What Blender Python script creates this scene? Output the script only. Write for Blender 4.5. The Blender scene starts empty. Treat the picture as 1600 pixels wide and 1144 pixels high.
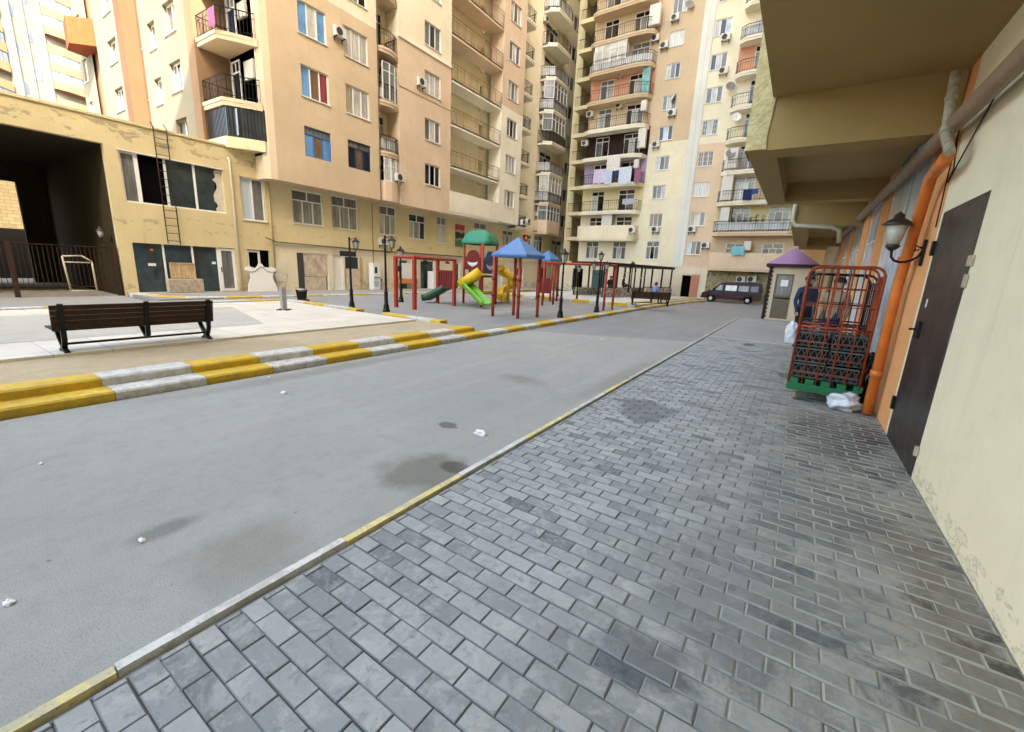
import bpy, bmesh, math, random
from mathutils import Vector, Matrix
random.seed(7)
PI = math.pi
S = bpy.context.scene
COL = S.collection
# ------------------------------------------------------------------ camera model (fitted to the street's vanishing lines)
F_PX, PIT, ROL, YAW = 657.9, 0.224999, 0.045665, 0.580972
EYE = Vector((0, 0, 1.6))
_fw = Vector((-math.sin(YAW)*math.cos(PIT), math.cos(YAW)*math.cos(PIT), -math.sin(PIT)))
_r = Vector((math.cos(YAW), math.sin(YAW), 0)); _u = _r.cross(_fw)
CR = _r*math.cos(ROL) + _u*math.sin(ROL); CU = -_r*math.sin(ROL) + _u*math.cos(ROL)
def ray(x, y): return _fw*F_PX + CR*(x-800) - CU*(y-572)
def onX(X, x, y):
    d = ray(x, y); p = EYE + d*(X/d.x); return p.y, p.z
def onY(Y, x, y):
    d = ray(x, y); p = EYE + d*(Y/d.y); return p.x, p.z
def onZ(z, x, y):
    d = ray(x, y); p = EYE + d*((z-1.6)/d.z); return p.x, p.y
cam = bpy.data.objects.new('camera', bpy.data.cameras.new('camera')); COL.objects.link(cam)
cam.matrix_world = Matrix(((CR.x, CU.x, -_fw.x, 0), (CR.y, CU.y, -_fw.y, 0), (CR.z, CU.z, -_fw.z, 1.6), (0, 0, 0, 1)))
cam.data.sensor_width = 36; cam.data.lens = F_PX/1600*36; cam.data.clip_start = 0.05; cam.data.clip_end = 3000
S.camera = cam
# ------------------------------------------------------------------ materials
MATS = {}
def nd(nt, t, **k):
    n = nt.nodes.new(t)
    for a, b in k.items():
        if a in n.inputs: n.inputs[a].default_value = b
        else: setattr(n, a, b)
    return n
def base(name, rough=.7, spec=.3, metal=0.):
    m = bpy.data.materials.new(name); m.use_nodes = True
    nt = m.node_tree; b = nt.nodes['Principled BSDF']
    b.inputs['Roughness'].default_value = rough; b.inputs['Specular IOR Level'].default_value = spec; b.inputs['Metallic'].default_value = metal
    MATS[name] = m
    return m, nt, b
def ramp(nt, fac, stops, interp='LINEAR'):
    r = nt.nodes.new('ShaderNodeValToRGB'); e = r.color_ramp; e.interpolation = interp
    while len(e.elements) < len(stops): e.elements.new(0.5)
    for el, (p, c) in zip(e.elements, stops):
        el.position = p; el.color = (c, c, c, 1) if isinstance(c, (int, float)) else (*c, 1)
    nt.links.new(fac, r.inputs[0]); return r.outputs[0]
def mix(nt, a, b, fac, mode='MIX'):
    m = nt.nodes.new('ShaderNodeMix'); m.data_type = 'RGBA'; m.blend_type = mode
    for i, v in ((0, fac), (6, a), (7, b)):
        sock = m.inputs[i]
        if hasattr(v, 'is_output'): nt.links.new(v, sock)
        elif isinstance(v, (int, float)): sock.default_value = v if i == 0 else (v, v, v, 1)
        else: sock.default_value = (*v, 1)
    return m.outputs[2]
def coords(nt, sc=(1, 1, 1), kind='Object'):
    t = nt.nodes.new('ShaderNodeTexCoord'); mp = nt.nodes.new('ShaderNodeMapping'); mp.inputs['Scale'].default_value = sc
    nt.links.new(t.outputs[kind], mp.inputs[0]); return mp.outputs[0]
def noise(nt, co, scale, detail=4, rough=.6, dist=0.):
    n = nd(nt, 'ShaderNodeTexNoise', Scale=scale, Detail=detail, Roughness=rough, Distortion=dist); nt.links.new(co, n.inputs['Vector']); return n.outputs['Fac']
def bump(nt, b, h, strength=.2, dist=.02):
    bp = nd(nt, 'ShaderNodeBump', Strength=strength, Distance=dist); nt.links.new(h, bp.inputs['Height']); nt.links.new(bp.outputs[0], b.inputs['Normal'])
def sc(c, k): return tuple(min(1., x*k) for x in c)
def plain(name, c, rough=.6, spec=.3, metal=0., var=.12, nscale=14, bumpk=0.):
    if name in MATS: return MATS[name]
    m, nt, b = base(name, rough, spec, metal); co = coords(nt)
    n = noise(nt, co, nscale, 5); nt.links.new(ramp(nt, n, [(.3, sc(c, 1-var)), (.7, sc(c, 1+var))]), b.inputs['Base Color'])
    if bumpk: bump(nt, b, n, bumpk, .01)
    return m
def stucco(name, c, dirt=.35, stain=(.25, .22, .17), streak=.25, fine=.35, grain=90):
    """painted render: slow tone drift, rain streaks, speckle and a fine rough grain"""
    if name in MATS: return MATS[name]
    m, nt, b = base(name, .88, .2); co = coords(nt)
    big = noise(nt, co, .55, 5, .6); med = noise(nt, co, 3.2, 6, .65); fi = noise(nt, co, grain, 3, .7)
    st = noise(nt, coords(nt, (3.2, 3.2, .16)), 1.6, 6, .7)
    col = ramp(nt, big, [(.3, sc(c, .9)), (.7, sc(c, 1.07))])
    col = mix(nt, col, sc(c, .78), ramp(nt, med, [(.5, 0.), (.75, fine)]))
    col = mix(nt, col, stain, ramp(nt, st, [(.56, 0.), (.85, streak)]))
    sp = noise(nt, co, 7, 8, .75, .6)
    col = mix(nt, col, sc(stain, .8), ramp(nt, sp, [(.64, 0.), (.78, dirt)]))
    nt.links.new(col, b.inputs['Base Color'])
    h = nd(nt, 'ShaderNodeMath', operation='ADD'); nt.links.new(fi, h.inputs[0]); nt.links.new(med, h.inputs[1])
    bump(nt, b, h.outputs[0], .25, .012)
    return m
def asphalt(name, c, patch=.25, tint=(.30, .27, .20), spot=.5):
    m, nt, b = base(name, .96, .06); co = coords(nt)
    big = noise(nt, co, .35, 6, .6, .4); med = noise(nt, co, 2.1, 6, .7); fi = noise(nt, co, 110, 3, .85); mid = noise(nt, co, 42, 4, .8); blot = noise(nt, co, 7, 5, .7)
    col = ramp(nt, big, [(.25, sc(c, .86)), (.75, sc(c, 1.12))])
    col = mix(nt, col, tint, ramp(nt, med, [(.45, 0.), (.8, patch)]))
    col = mix(nt, col, sc(c, .8), ramp(nt, blot, [(.48, 0.), (.7, .6)]))
    gr_ = noise(nt, co, 260, 2, .9); col = mix(nt, col, sc(c, 1.45), ramp(nt, gr_, [(.6, 0.), (.7, .6)]))
    long_ = noise(nt, coords(nt, (2.6, .22, 1)), 1.3, 4, .6)
    col = mix(nt, col, sc(c, 1.16), ramp(nt, long_, [(.5, 0.), (.72, .5)]))
    col = mix(nt, col, sc(c, .62), ramp(nt, fi, [(.5, 0.), (.66, .75)]))
    col = mix(nt, col, sc(c, 1.5), ramp(nt, mid, [(.6, 0.), (.74, .5)]))
    vo = nd(nt, 'ShaderNodeTexNoise', Scale=7., Detail=7., Roughness=.62); nt.links.new(coords(nt, (1, .8, 1)), vo.inputs['Vector'])
    col = mix(nt, col, sc(c, .38), ramp(nt, vo.outputs['Fac'], [(.69, 0.), (.73, spot)]))
    cr = nd(nt, 'ShaderNodeTexVoronoi', feature='DISTANCE_TO_EDGE', Scale=.42); wv = mix(nt, co, co, 0.)
    nz = nd(nt, 'ShaderNodeTexNoise', Scale=1.6, Detail=6.); nt.links.new(co, nz.inputs['Vector'])
    vc = nt.nodes.new('ShaderNodeVectorMath'); vc.operation = 'MULTIPLY_ADD'; vc.inputs[1].default_value = (.9, .9, .9)
    nt.links.new(nz.outputs['Color'], vc.inputs[0]); nt.links.new(co, vc.inputs[2]); nt.links.new(vc.outputs[0], cr.inputs['Vector'])
    gate = ramp(nt, noise(nt, co, .5, 2), [(.52, 0.), (.6, 1.)])
    crk = ramp(nt, cr.outputs['Distance'], [(0., 1.), (.012, 0.)])
    mm = nd(nt, 'ShaderNodeMath', operation='MULTIPLY'); nt.links.new(gate, mm.inputs[0]); nt.links.new(crk, mm.inputs[1])
    m2 = nd(nt, 'ShaderNodeMath', operation='MULTIPLY'); m2.inputs[1].default_value = .10; nt.links.new(mm.outputs[0], m2.inputs[0])
    col = mix(nt, col, sc(c, .4), m2.outputs[0])
    nt.links.new(col, b.inputs['Base Color']); bump(nt, b, fi, .6, .008)
    return m
def paint(name, c, wear=.5, under=(.34, .32, .28)):
    m, nt, b = base(name, .6, .35); co = coords(nt)
    n = noise(nt, co, 9, 8, .75); f = noise(nt, co, 55, 4, .7); bg = noise(nt, co, 2.2, 4)
    col = ramp(nt, bg, [(.3, sc(c, .84)), (.7, sc(c, 1.1))])
    col = mix(nt, col, under, ramp(nt, n, [(.47, 0.), (.56, wear)]))
    col = mix(nt, col, sc(under, .4), ramp(nt, f, [(.58, 0.), (.7, min(1, wear*1.5))]))
    nt.links.new(col, b.inputs['Base Color']); bump(nt, b, n, .25, .008)
    return m
def curtain(name, c, folds=16., c2=None, gloss=.12):
    """a window light: a curtain hanging close behind reflecting glass"""
    m, nt, b = base(name, gloss, .5); co = coords(nt, (1, 1, .05))
    w = noise(nt, co, folds, 3, .6); n = noise(nt, coords(nt), .9, 3)
    c2 = c2 or sc(c, .55)
    col = ramp(nt, w, [(.35, c2), (.62, c)]); col = mix(nt, col, sc(c, .45), ramp(nt, n, [(.48, 0.), (.62, .55)]))
    nt.links.new(col, b.inputs['Base Color'])
    return m
def glass(name, c, rough=.06):
    m, nt, b = base(name, rough, .6); n = noise(nt, coords(nt), 1.7, 4)
    nt.links.new(ramp(nt, n, [(.3, sc(c, .6)), (.7, sc(c, 1.5))]), b.inputs['Base Color'])
    return m

M_CREAM = stucco('wall_cream', (.78, .725, .55), streak=.4); M_YEL = stucco('wall_yellow', (.66, .575, .35), dirt=.55, streak=.4)
M_TAN = stucco('wall_tan', (.60, .478, .325), streak=.32); M_PINK = stucco('wall_peach', (.68, .54, .395), streak=.32)
M_PALE = stucco('wall_pale', (.82, .78, .65), streak=.35); M_ORG = stucco('wall_orange', (.80, .385, .15), dirt=.15, streak=.1)
M_LAV = stucco('wall_lavender', (.40, .32, .46)); M_BRN = stucco('wall_brown', (.03, .015, .011)); M_SAL = stucco('wall_salmon', (.62, .33, .22))
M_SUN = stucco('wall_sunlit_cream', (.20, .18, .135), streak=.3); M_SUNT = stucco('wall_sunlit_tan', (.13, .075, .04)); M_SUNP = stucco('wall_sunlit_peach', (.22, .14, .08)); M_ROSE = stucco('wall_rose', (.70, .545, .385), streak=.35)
M_NEAR = stucco('wall_near', (.80, .71, .50), dirt=.12, streak=.3, stain=(.26, .22, .16), fine=.3, grain=60)
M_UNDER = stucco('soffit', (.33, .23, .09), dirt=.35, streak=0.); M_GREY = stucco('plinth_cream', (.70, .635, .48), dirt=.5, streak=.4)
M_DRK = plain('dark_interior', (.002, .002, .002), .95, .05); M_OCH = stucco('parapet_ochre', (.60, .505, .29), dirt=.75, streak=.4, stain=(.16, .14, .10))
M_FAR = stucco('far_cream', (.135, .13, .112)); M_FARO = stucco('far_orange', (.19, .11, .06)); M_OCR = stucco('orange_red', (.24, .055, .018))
W_WHITE = plain('white_upvc', (.72, .72, .70), .4, .4, var=.05); W_DARK = plain('dark_metal', (.007, .007, .008), .5, .4, .3)
W_BLK = plain('black_paint', (.004, .004, .0045), .42, .3); W_RUST = plain('rusty_brown', (.035, .017, .011), .7)
W_GREY = plain('grey_metal', (.35, .35, .34), .45, .5, .4); W_AC = plain('ac_white', (.62, .61, .57), .5, .4, var=.1)
P_RED = plain('play_red', (.34, .042, .020), .45, .35, var=.2, nscale=6); P_DRED = plain('play_dark_red', (.13, .010, .011), .4, .5)
P_GRN = plain('play_green', (.16, .42, .03), .33, .5); P_DGRN = plain('play_dark_green', (.012, .06, .025), .35, .5); P_TEAL = plain('roof_green', (.02, .21, .11), .45, .4)
P_BLUE = plain('roof_blue', (.075, .18, .40), .5, .4); P_YEL = plain('play_yellow', (.80, .52, .02), .4, .5); P_NAVY = plain('play_navy', (.015, .055, .24), .4)
M_WOOD = None
def woodmat(name, c, axis=(1, .06, 1), k=30):
    m, nt, b = base(name, .6, .3); n = noise(nt, coords(nt, axis), k, 6, .65, .4); v = noise(nt, coords(nt), 2.2, 3)
    col = ramp(nt, n, [(.3, sc(c, .55)), (.55, c), (.75, sc(c, 1.5))]); col = mix(nt, col, sc(c, .5), ramp(nt, v, [(.5, 0.), (.7, .5)]))
    nt.links.new(col, b.inputs['Base Color']); bump(nt, b, n, .2, .004); return m
M_WOOD = woodmat('bench_wood', (.040, .018, .007)); M_PLY = woodmat('ply_board', (.50, .36, .20), (1, 1, .15), 12); M_PLYP = plain('pale_board', (.50, .44, .34), .8, var=.25, nscale=4)
G = {'s': curtain('pane_sheer', (.62, .62, .58)), 'w': curtain('pane_white', (.66, .66, .63), 9, (.5, .5, .48)), 'd': glass('pane_dark', (.007, .008, .009)),
     'g': curtain('pane_grey', (.20, .21, .21), 10), 'a': curtain('pane_midgrey', (.38, .395, .39), 10), 'b': curtain('pane_blue', (.16, .36, .68), 2, (.14, .32, .62)), 'n': curtain('pane_brown', (.20, .13, .09), 20, (.13, .085, .06)),
     'r': curtain('pane_red', (.30, .06, .08), 12), 'c': curtain('pane_cyan', (.22, .55, .55), 10), 't': glass('pane_teal', (.026, .042, .05)), 'k': M_DRK,
     'l': curtain('pane_bluewhite', (.52, .60, .70), 6, (.45, .53, .64)), 'y': curtain('pane_cream', (.46, .42, .30), 14), 'm': curtain('pane_navy', (.012, .02, .05), 8)}
M_FROST = curtain('frosted_sheet', (.55, .56, .56), 5, (.45, .46, .47), .4)
# ------------------------------------------------------------------ mesh builder
def FX(c, s=1): return lambda p: (c + s*p[1], p[0], p[2])          # wall plane X=c, s=+1 faces +X; p=(along, outward, up)
def FY(c): return lambda p: (p[0], c - p[1], p[2])                  # wall plane Y=c facing -Y
IDT = lambda p: p
ORG = {}
class MB:
    def __init__(s, xf=IDT): s.v = []; s.f = []; s.m = []; s.xf = xf; s.mi = 0; s.sm = []
    def add(s, vs, fs, smooth=False):
        o = len(s.v); s.v += [tuple(s.xf(tuple(p))) for p in vs]
        for f in fs: s.f.append([i+o for i in f]); s.m.append(s.mi); s.sm.append(smooth)
        return s
    def box(s, a0, a1, b0, b1, c0, c1):
        return s.add([(x, y, z) for x in (a0, a1) for y in (b0, b1) for z in (c0, c1)],
                     [(0, 1, 3, 2), (4, 6, 7, 5), (0, 4, 5, 1), (2, 3, 7, 6), (0, 2, 6, 4), (1, 5, 7, 3)])
    def quad(s, *p): return s.add(p, [tuple(range(len(p)))])
    def tube(s, pts, r, n=8, cap=True, radii=None):
        pts = [Vector(p) for p in pts]; rings = []; prev = None
        for i, p in enumerate(pts):
            t = (pts[min(i+1, len(pts)-1)] - pts[max(i-1, 0)]).normalized()
            a = prev if prev is not None else (Vector((0, 0, 1)) if abs(t.z) < .9 else Vector((1, 0, 0)))
            x = (a - t*a.dot(t)).normalized(); prev = x; y = t.cross(x); rr = radii[i] if radii else r
            rings.append([p + x*math.cos(2*PI*k/n)*rr + y*math.sin(2*PI*k/n)*rr for k in range(n)])
        vs = [q for R in rings for q in R]; fs = []
        for i in range(len(pts)-1):
            for k in range(n): fs.append((i*n+k, i*n+(k+1) % n, (i+1)*n+(k+1) % n, (i+1)*n+k))
        s.add(vs, fs, n > 4)
        if cap: s.add(rings[0], [tuple(range(n))[::-1]]); s.add(rings[-1], [tuple(range(n))])
        return s
    def lathe(s, prof, cx=0, cy=0, n=16, a0=0, cap=True):
        vs = []; fs = []
        for (r, z) in prof:
            for k in range(n): vs.append((cx + r*math.cos(a0+2*PI*k/n), cy + r*math.sin(a0+2*PI*k/n), z))
        for i in range(len(prof)-1):
            for k in range(n): fs.append((i*n+k, i*n+(k+1) % n, (i+1)*n+(k+1) % n, (i+1)*n+k))
        s.add(vs, fs, n > 6)
        if not cap: return s
        if prof[0][0] > 1e-4: s.add(vs[:n], [tuple(range(n))[::-1]])
        if prof[-1][0] > 1e-4: s.add(vs[-n:], [tuple(range(n))])
        return s
    def prism(s, poly, z0, z1):                                     # poly in the first two coordinates
        n = len(poly); vs = [(*p, z0) for p in poly] + [(*p, z1) for p in poly]
        return s.add(vs, [tuple(range(n))[::-1], tuple(range(n, 2*n))] + [(i, (i+1) % n, n+(i+1) % n, n+i) for i in range(n)])
    def slab(s, poly, b0, b1):                                      # poly in coordinates 1 and 3, thickness along 2
        n = len(poly); vs = [(p[0], b0, p[1]) for p in poly] + [(p[0], b1, p[1]) for p in poly]
        return s.add(vs, [tuple(range(n))[::-1], tuple(range(n, 2*n))] + [(i, (i+1) % n, n+(i+1) % n, n+i) for i in range(n)])
    def wall(s, u0, u1, z0, z1, holes=(), depth=.12, o=0.):
        us = sorted({u0, u1, *[h[0] for h in holes], *[h[1] for h in holes]}); zs = sorted({z0, z1, *[h[2] for h in holes], *[h[3] for h in holes]})
        us = [u for u in us if u0 <= u <= u1]; zs = [z for z in zs if z0 <= z <= z1]
        for i in range(len(us)-1):
            for j in range(len(zs)-1):
                cu, cz = (us[i]+us[i+1])/2, (zs[j]+zs[j+1])/2
                if any(h[0] < cu < h[1] and h[2] < cz < h[3] for h in holes): continue
                s.quad((us[i], o, zs[j]), (us[i+1], o, zs[j]), (us[i+1], o, zs[j+1]), (us[i], o, zs[j+1]))
        for a, b, c, d in [h[:4] for h in holes]:
            e = o - depth
            s.quad((a, o, c), (a, e, c), (a, e, d), (a, o, d)); s.quad((b, o, c), (b, e, c), (b, e, d), (b, o, d))
            s.quad((a, o, d), (b, o, d), (b, e, d), (a, e, d)); s.quad((a, o, c), (b, o, c), (b, e, c), (a, e, c))
        return s
    def build(s, name, mats, parent=None, bevel=0, label=None, recalc=True):
        me = bpy.data.meshes.new(name); o = ORG.get(parent.name, (0, 0, 0)) if parent else (0, 0, 0)
        me.from_pydata([(x-o[0], y-o[1], z-o[2]) for x, y, z in s.v], [], s.f); 
        if not isinstance(mats, (list, tuple)): mats = [mats]
        for m in mats: me.materials.append(m)
        for p, m, sm in zip(me.polygons, s.m, s.sm): p.material_index = m; p.use_smooth = sm
        if recalc:
            b = bmesh.new(); b.from_mesh(me); bmesh.ops.remove_doubles(b, verts=b.verts, dist=1e-5); bmesh.ops.recalc_face_normals(b, faces=b.faces); b.to_mesh(me); b.free()
        ob = bpy.data.objects.new(name, me); COL.objects.link(ob)
        if parent: ob.parent = parent; ORG[ob.name] = o
        if bevel:
            md = ob.modifiers.new('bevel', 'BEVEL'); md.width = bevel; md.segments = 2; md.limit_method = 'ANGLE'; md.angle_limit = math.radians(50)
        if label: ob['label'] = label
        return ob
def tag(o, label, cat, group=None):
    o['label'] = label; o['category'] = cat
    if group: o['group'] = group
    return o
def thing(name, label, cat, loc=(0, 0, 0), group=None, rz=0.):
    o = bpy.data.objects.new(name, None); COL.objects.link(o); o.empty_display_size = .1
    o.location = loc; o.rotation_euler = (0, 0, rz); ORG[o.name] = tuple(loc) if not rz else (0, 0, 0)
    return tag(o, label, cat, group)
def proto(name, label, cat, group=None):                            # modelled round the origin, moved afterwards
    o = thing(name, label, cat, (0, 0, 0), group); return o
def put(o, loc, rz=0., s=1.):
    o.location = loc; o.rotation_euler = (0, 0, rz); o.scale = (s, s, s); return o
def dup(root, loc, rz=0., label=None, s=None):
    r = root.copy(); COL.objects.link(r); r.location = loc; r.rotation_euler = (0, 0, rz)
    if s: r.scale = (s, s, s)
    if label: r['label'] = label
    for ch in list(root.children):
        c = ch.copy(); COL.objects.link(c); c.parent = r
        for g in list(ch.children):
            d = g.copy(); COL.objects.link(d); d.parent = c
    return r
def struct(o): o['kind'] = 'structure'; return o
def one(mb, name, mat, label, cat, group=None, bevel=0, loc=None):
    o = mb.build(name, mat, bevel=bevel)
    if loc is not None:
        o.data.transform(Matrix.Translation(-Vector(loc))); o.location = loc
    return tag(o, label, cat, group)
# ------------------------------------------------------------------ windows, doors, balconies (parts of a building)
def window(par, xf, u0, u1, z0, z1, code='sds', o=0., depth=.1, tr=0., fm=None, fw=.05, sill=True, name='window', label=None, bars=0):
    fm = fm or W_WHITE; e = o - depth; n = len(code); f = MB(xf); t = .04
    f.box(u0, u1, e, e+t, z0, z0+fw); f.box(u0, u1, e, e+t, z1-fw, z1)
    f.box(u0, u0+fw, e, e+t, z0+fw, z1-fw); f.box(u1-fw, u1, e, e+t, z0+fw, z1-fw)
    zt = z1 - (z1-z0)*tr if tr else z1-fw
    if tr: f.box(u0+fw, u1-fw, e, e+t, zt-fw/2, zt+fw/2)
    w = (u1-u0)/n
    for i in range(1, n): f.box(u0+i*w-fw/2, u0+i*w+fw/2, e+.003, e+t+.008, z0+fw, zt-(fw/2 if tr else 0))
    if tr: f.box((u0+u1)/2-fw/2, (u0+u1)/2+fw/2, e+.003, e+t-.003, zt+fw/2, z1-fw)
    if bars:
        for i in range(1, bars): uu = u0+(u1-u0)*i/bars; f.box(uu-.008, uu+.008, o-.02, o-.004, z0, z1)
        for i in range(1, 3): zz = z0+(z1-z0)*i/3; f.box(u0, u1, o-.018, o-.006, zz-.008, zz+.008)
    if sill: f.box(u0-.04, u1+.04, e, o+.05, z0-.035, z0-.002)
    w_ = f.build(name, fm, par, label=label)
    p = MB(xf); chars = []
    for i, c in enumerate(code):
        if G[c] not in chars: chars.append(G[c])
        p.mi = chars.index(G[c]); a = u0+fw/2 if i == 0 else u0+i*w; b = u1-fw/2 if i == n-1 else u0+(i+1)*w
        off = .004*random.random()
        p.box(a, b, e-.02, e+.008+off, z0+.02, zt)
    if tr:
        c = G['g' if 'd' not in code else 'd']
        if c not in chars: chars.append(c)
        p.mi = chars.index(c); p.box(u0+.02, u1-.02, e-.02, e+.006, zt+.001, z1-.02)
    p.build('pane', chars, w_, recalc=False)
    return w_
def balcony(par, xf, outline, z, th=.2, mat=None, rail=.85, rm=None, step=.11, solid=0., solidmat=None, sheet=None, sheet_h=.6, lip=.04, ledge=True):
    """outline: polyline (along, outward) of the free edge, ends at the wall"""
    mat = mat or M_PALE; rm = rm or W_DARK
    s = MB(xf); s.prism(outline, z-th, z)
    if ledge: s.prism([(u, o+lip if o > .05 else o) for u, o in outline], z-th*.45, z+.006)
    if solid:
        for (a, b) in zip(outline[:-1], outline[1:]):
            d = Vector((b[0]-a[0], b[1]-a[1])).normalized(); nrm = Vector((-d.y, d.x)); c = Vector(a); e = Vector(b)
            q = [c, e, e-nrm*.09, c-nrm*.09] if nrm.y < 0 else [c, e, e+(-nrm)*.09, c+(-nrm)*.09]
            s.prism([tuple(x) for x in q], z+.007, z+solid)
    sl = s.build('balcony', mat, par)
    if not solid or rail > solid:
        r = MB(xf); pts = []; zb = z + (solid or .0)
        inner = [(u, max(o-.05, 0)) for u, o in outline]
        for a, b in zip(inner[:-1], inner[1:]):
            L = math.hypot(b[0]-a[0], b[1]-a[1]); n = max(1, int(L/step))
            for i in range(n): pts.append((a[0]+(b[0]-a[0])*i/n, a[1]+(b[1]-a[1])*i/n))
        pts.append(inner[-1])
        for i, (u, o) in enumerate(pts):
            k = .013 if i % 5 == 0 else .006
            r.box(u-k, u+k, o-k, o+k, zb, z+rail)
        for h, k in ((z+rail, .02), (zb+.12, .012), (z+rail-.2, .009)): r.tube([(u, o, h) for u, o in inner], k, 4)
        r.build('railing', rm, sl)
        if sheet:
            q = MB(xf); ins = [(u, max(o-.09, 0)) for u, o in outline]
            for a, b in zip(ins[:-1], ins[1:]): q.quad((*a, zb+.1), (*b, zb+.1), (*b, zb+.1+sheet_h), (*a, zb+.1+sheet_h))
            q.build('screen_sheet', sheet, sl, recalc=False)
    return sl
exec_parts = []
def blob(nt, co, cx, cy, rx, ry, wob=.9, sharp=.12, scale=2.5, lvl=.35, yz=False):
    """mask of an irregular stain"""
    if yz:
        a = nt.nodes.new('ShaderNodeSeparateXYZ'); c = nt.nodes.new('ShaderNodeCombineXYZ'); nt.links.new(co, a.inputs[0]); nt.links.new(a.outputs[1], c.inputs[0]); nt.links.new(a.outputs[2], c.inputs[1]); co = c.outputs[0]
    mp = nt.nodes.new('ShaderNodeMapping'); mp.vector_type = 'POINT'
    mp.inputs['Location'].default_value = (-cx/rx, -cy/ry, 0); mp.inputs['Scale'].default_value = (1/rx, 1/ry, 0)
    nt.links.new(co, mp.inputs[0]); g = nt.nodes.new('ShaderNodeTexGradient'); g.gradient_type = 'SPHERICAL'; nt.links.new(mp.outputs[0], g.inputs[0])
    n = noise(nt, co, scale, 5, .65); a = nd(nt, 'ShaderNodeMath', operation='MULTIPLY_ADD'); a.inputs[1].default_value = wob; a.inputs[2].default_value = -wob*.5
    nt.links.new(n, a.inputs[0]); s = nd(nt, 'ShaderNodeMath', operation='ADD'); nt.links.new(g.outputs['Fac'], s.inputs[0]); nt.links.new(a.outputs[0], s.inputs[1])
    return ramp(nt, s.outputs[0], [(lvl, 0.), (lvl+sharp, 1.)])
def stain(m, spots):
    nt = m.node_tree; b = nt.nodes['Principled BSDF']; co = coords(nt); src = b.inputs['Base Color'].links[0].from_socket
    for (cx, cy, rx, ry, k, c, kw) in spots:
        f = blob(nt, co, cx, cy, rx, ry, **kw); g = nd(nt, 'ShaderNodeMath', operation='MULTIPLY'); g.inputs[1].default_value = k; nt.links.new(f, g.inputs[0])
        src = mix(nt, src, c, g.outputs[0])
    nt.links.new(src, b.inputs['Base Color'])
def peel(m, z0, z1, c, k, scale, thr, seed=0., edge=None):
    """plaster flaked off in ragged patches within a height band"""
    nt = m.node_tree; b = nt.nodes['Principled BSDF']; co = coords(nt, (1, 1, 1.9)); src = b.inputs['Base Color'].links[0].from_socket
    sp = nt.nodes.new('ShaderNodeSeparateXYZ'); nt.links.new(coords(nt), sp.inputs[0])
    mr = nd(nt, 'ShaderNodeMapRange'); mr.inputs[1].default_value = z0-.3; mr.inputs[2].default_value = z1+.3; nt.links.new(sp.outputs[2], mr.inputs[0])
    band = ramp(nt, mr.outputs[0], [(0., 0.), (.3, 1.), (.7, 1.), (1., 0.)])
    n = nd(nt, 'ShaderNodeTexNoise', Scale=scale, Detail=9., Roughness=.68, Distortion=.5); n.noise_dimensions = '4D'; n.inputs['W'].default_value = seed; nt.links.new(co, n.inputs['Vector'])
    mu = nd(nt, 'ShaderNodeMath', operation='MULTIPLY'); nt.links.new(n.outputs['Fac'], mu.inputs[0]); nt.links.new(band, mu.inputs[1])
    f = ramp(nt, mu.outputs[0], [(thr, 0.), (thr+.015, k)]); e = ramp(nt, mu.outputs[0], [(thr-.03, 0.), (thr, .5), (thr+.02, 0.)])
    src = mix(nt, src, c, f); nt.links.new(mix(nt, src, sc(c, .4), e), b.inputs['Base Color'])
peel(M_OCH, 5.4, 5.95, (.30, .265, .19), .75, 1.6, .56, 3.); peel(M_OCH, 5.2, 5.7, (.42, .40, .35), .7, .8, .60, 8.); peel(M_OCH, 2.3, 3.1, (.36, .30, .19), .6, 2.2, .60, 5.); peel(M_OCH, .0, .5, (.33, .29, .21), .6, 2.4, .56, 6.)
peel(M_YEL, 2.3, 3.2, (.42, .36, .22), .5, 2.0, .63, 1.); peel(M_GREY, .0, .6, (.36, .32, .24), .6, 2.4, .56, 2.); peel(M_NEAR, .0, .05, (.58, .50, .36), .25, 4., .53, 7.)
# ------------------------------------------------------------------ GROUND
A_ROAD = asphalt('road_asphalt', (.325, .325, .30), .3, (.27, .26, .215), spot=.7); A_FAR = asphalt('road_far', (.262, .264, .258), .1); A_PLAY = asphalt('play_paving', (.285, .282, .262), .15, spot=.3); A_BASE = asphalt('ground_base', (.20, .195, .18))
stain(A_ROAD, [(-2.25, 2.2, .62, .55, .55, (.10, .09, .06), dict(sharp=.3, lvl=.3)), (-2.05, 2.42, .30, .16, .6, (.05, .045, .035), dict(sharp=.2)), (-2.78, 3.08, .2, .13, .7, (.10, .09, .075), dict(scale=9)),
    (-2.3, .95, .5, .5, .35, (.14, .12, .08), dict(sharp=.5, lvl=.2)), (-2.9, .75, .16, .35, .4, (.06, .055, .05), dict(sharp=.4)), (-3.2, 5.2, .8, .5, .3, (.12, .11, .09), dict(sharp=.4)), (-2.1, 6.5, .3, 2.5, .3, (.13, .12, .09), dict(sharp=.5, lvl=.2)),
    (-4.3, 1.6, .9, .9, .22, (.34, .33, .31), dict(sharp=.5, lvl=.2)), (-5.7, 4., .3, 3.5, .35, (.13, .12, .10), dict(sharp=.5, lvl=.2))])
o = struct(MB().quad((-1500, -1500, -.05), (1500, -1500, -.05), (1500, 1500, -.05), (-1500, 1500, -.05)).build('ground', A_BASE))
o = struct(MB().quad((-6.02, -30, 0), (-1.9, -30, 0), (-1.9, 11.55, 0), (-4.85, 10.15, 0), (-6.02, 9.75, 0)).build('road', A_ROAD))
o = struct(MB().quad((-6.02, 9.75, -.004), (-4.85, 10.15, -.004), (-1.9, 11.55, -.004), (-1.9, 20.5, -.004), (1.2, 20.5, -.004), (9, 35.6, -.004), (-12, 35.6, -.004), (-12, 33.5, -.004), (-6.02, 28, -.004)).build('road_far_end', A_FAR))
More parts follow.
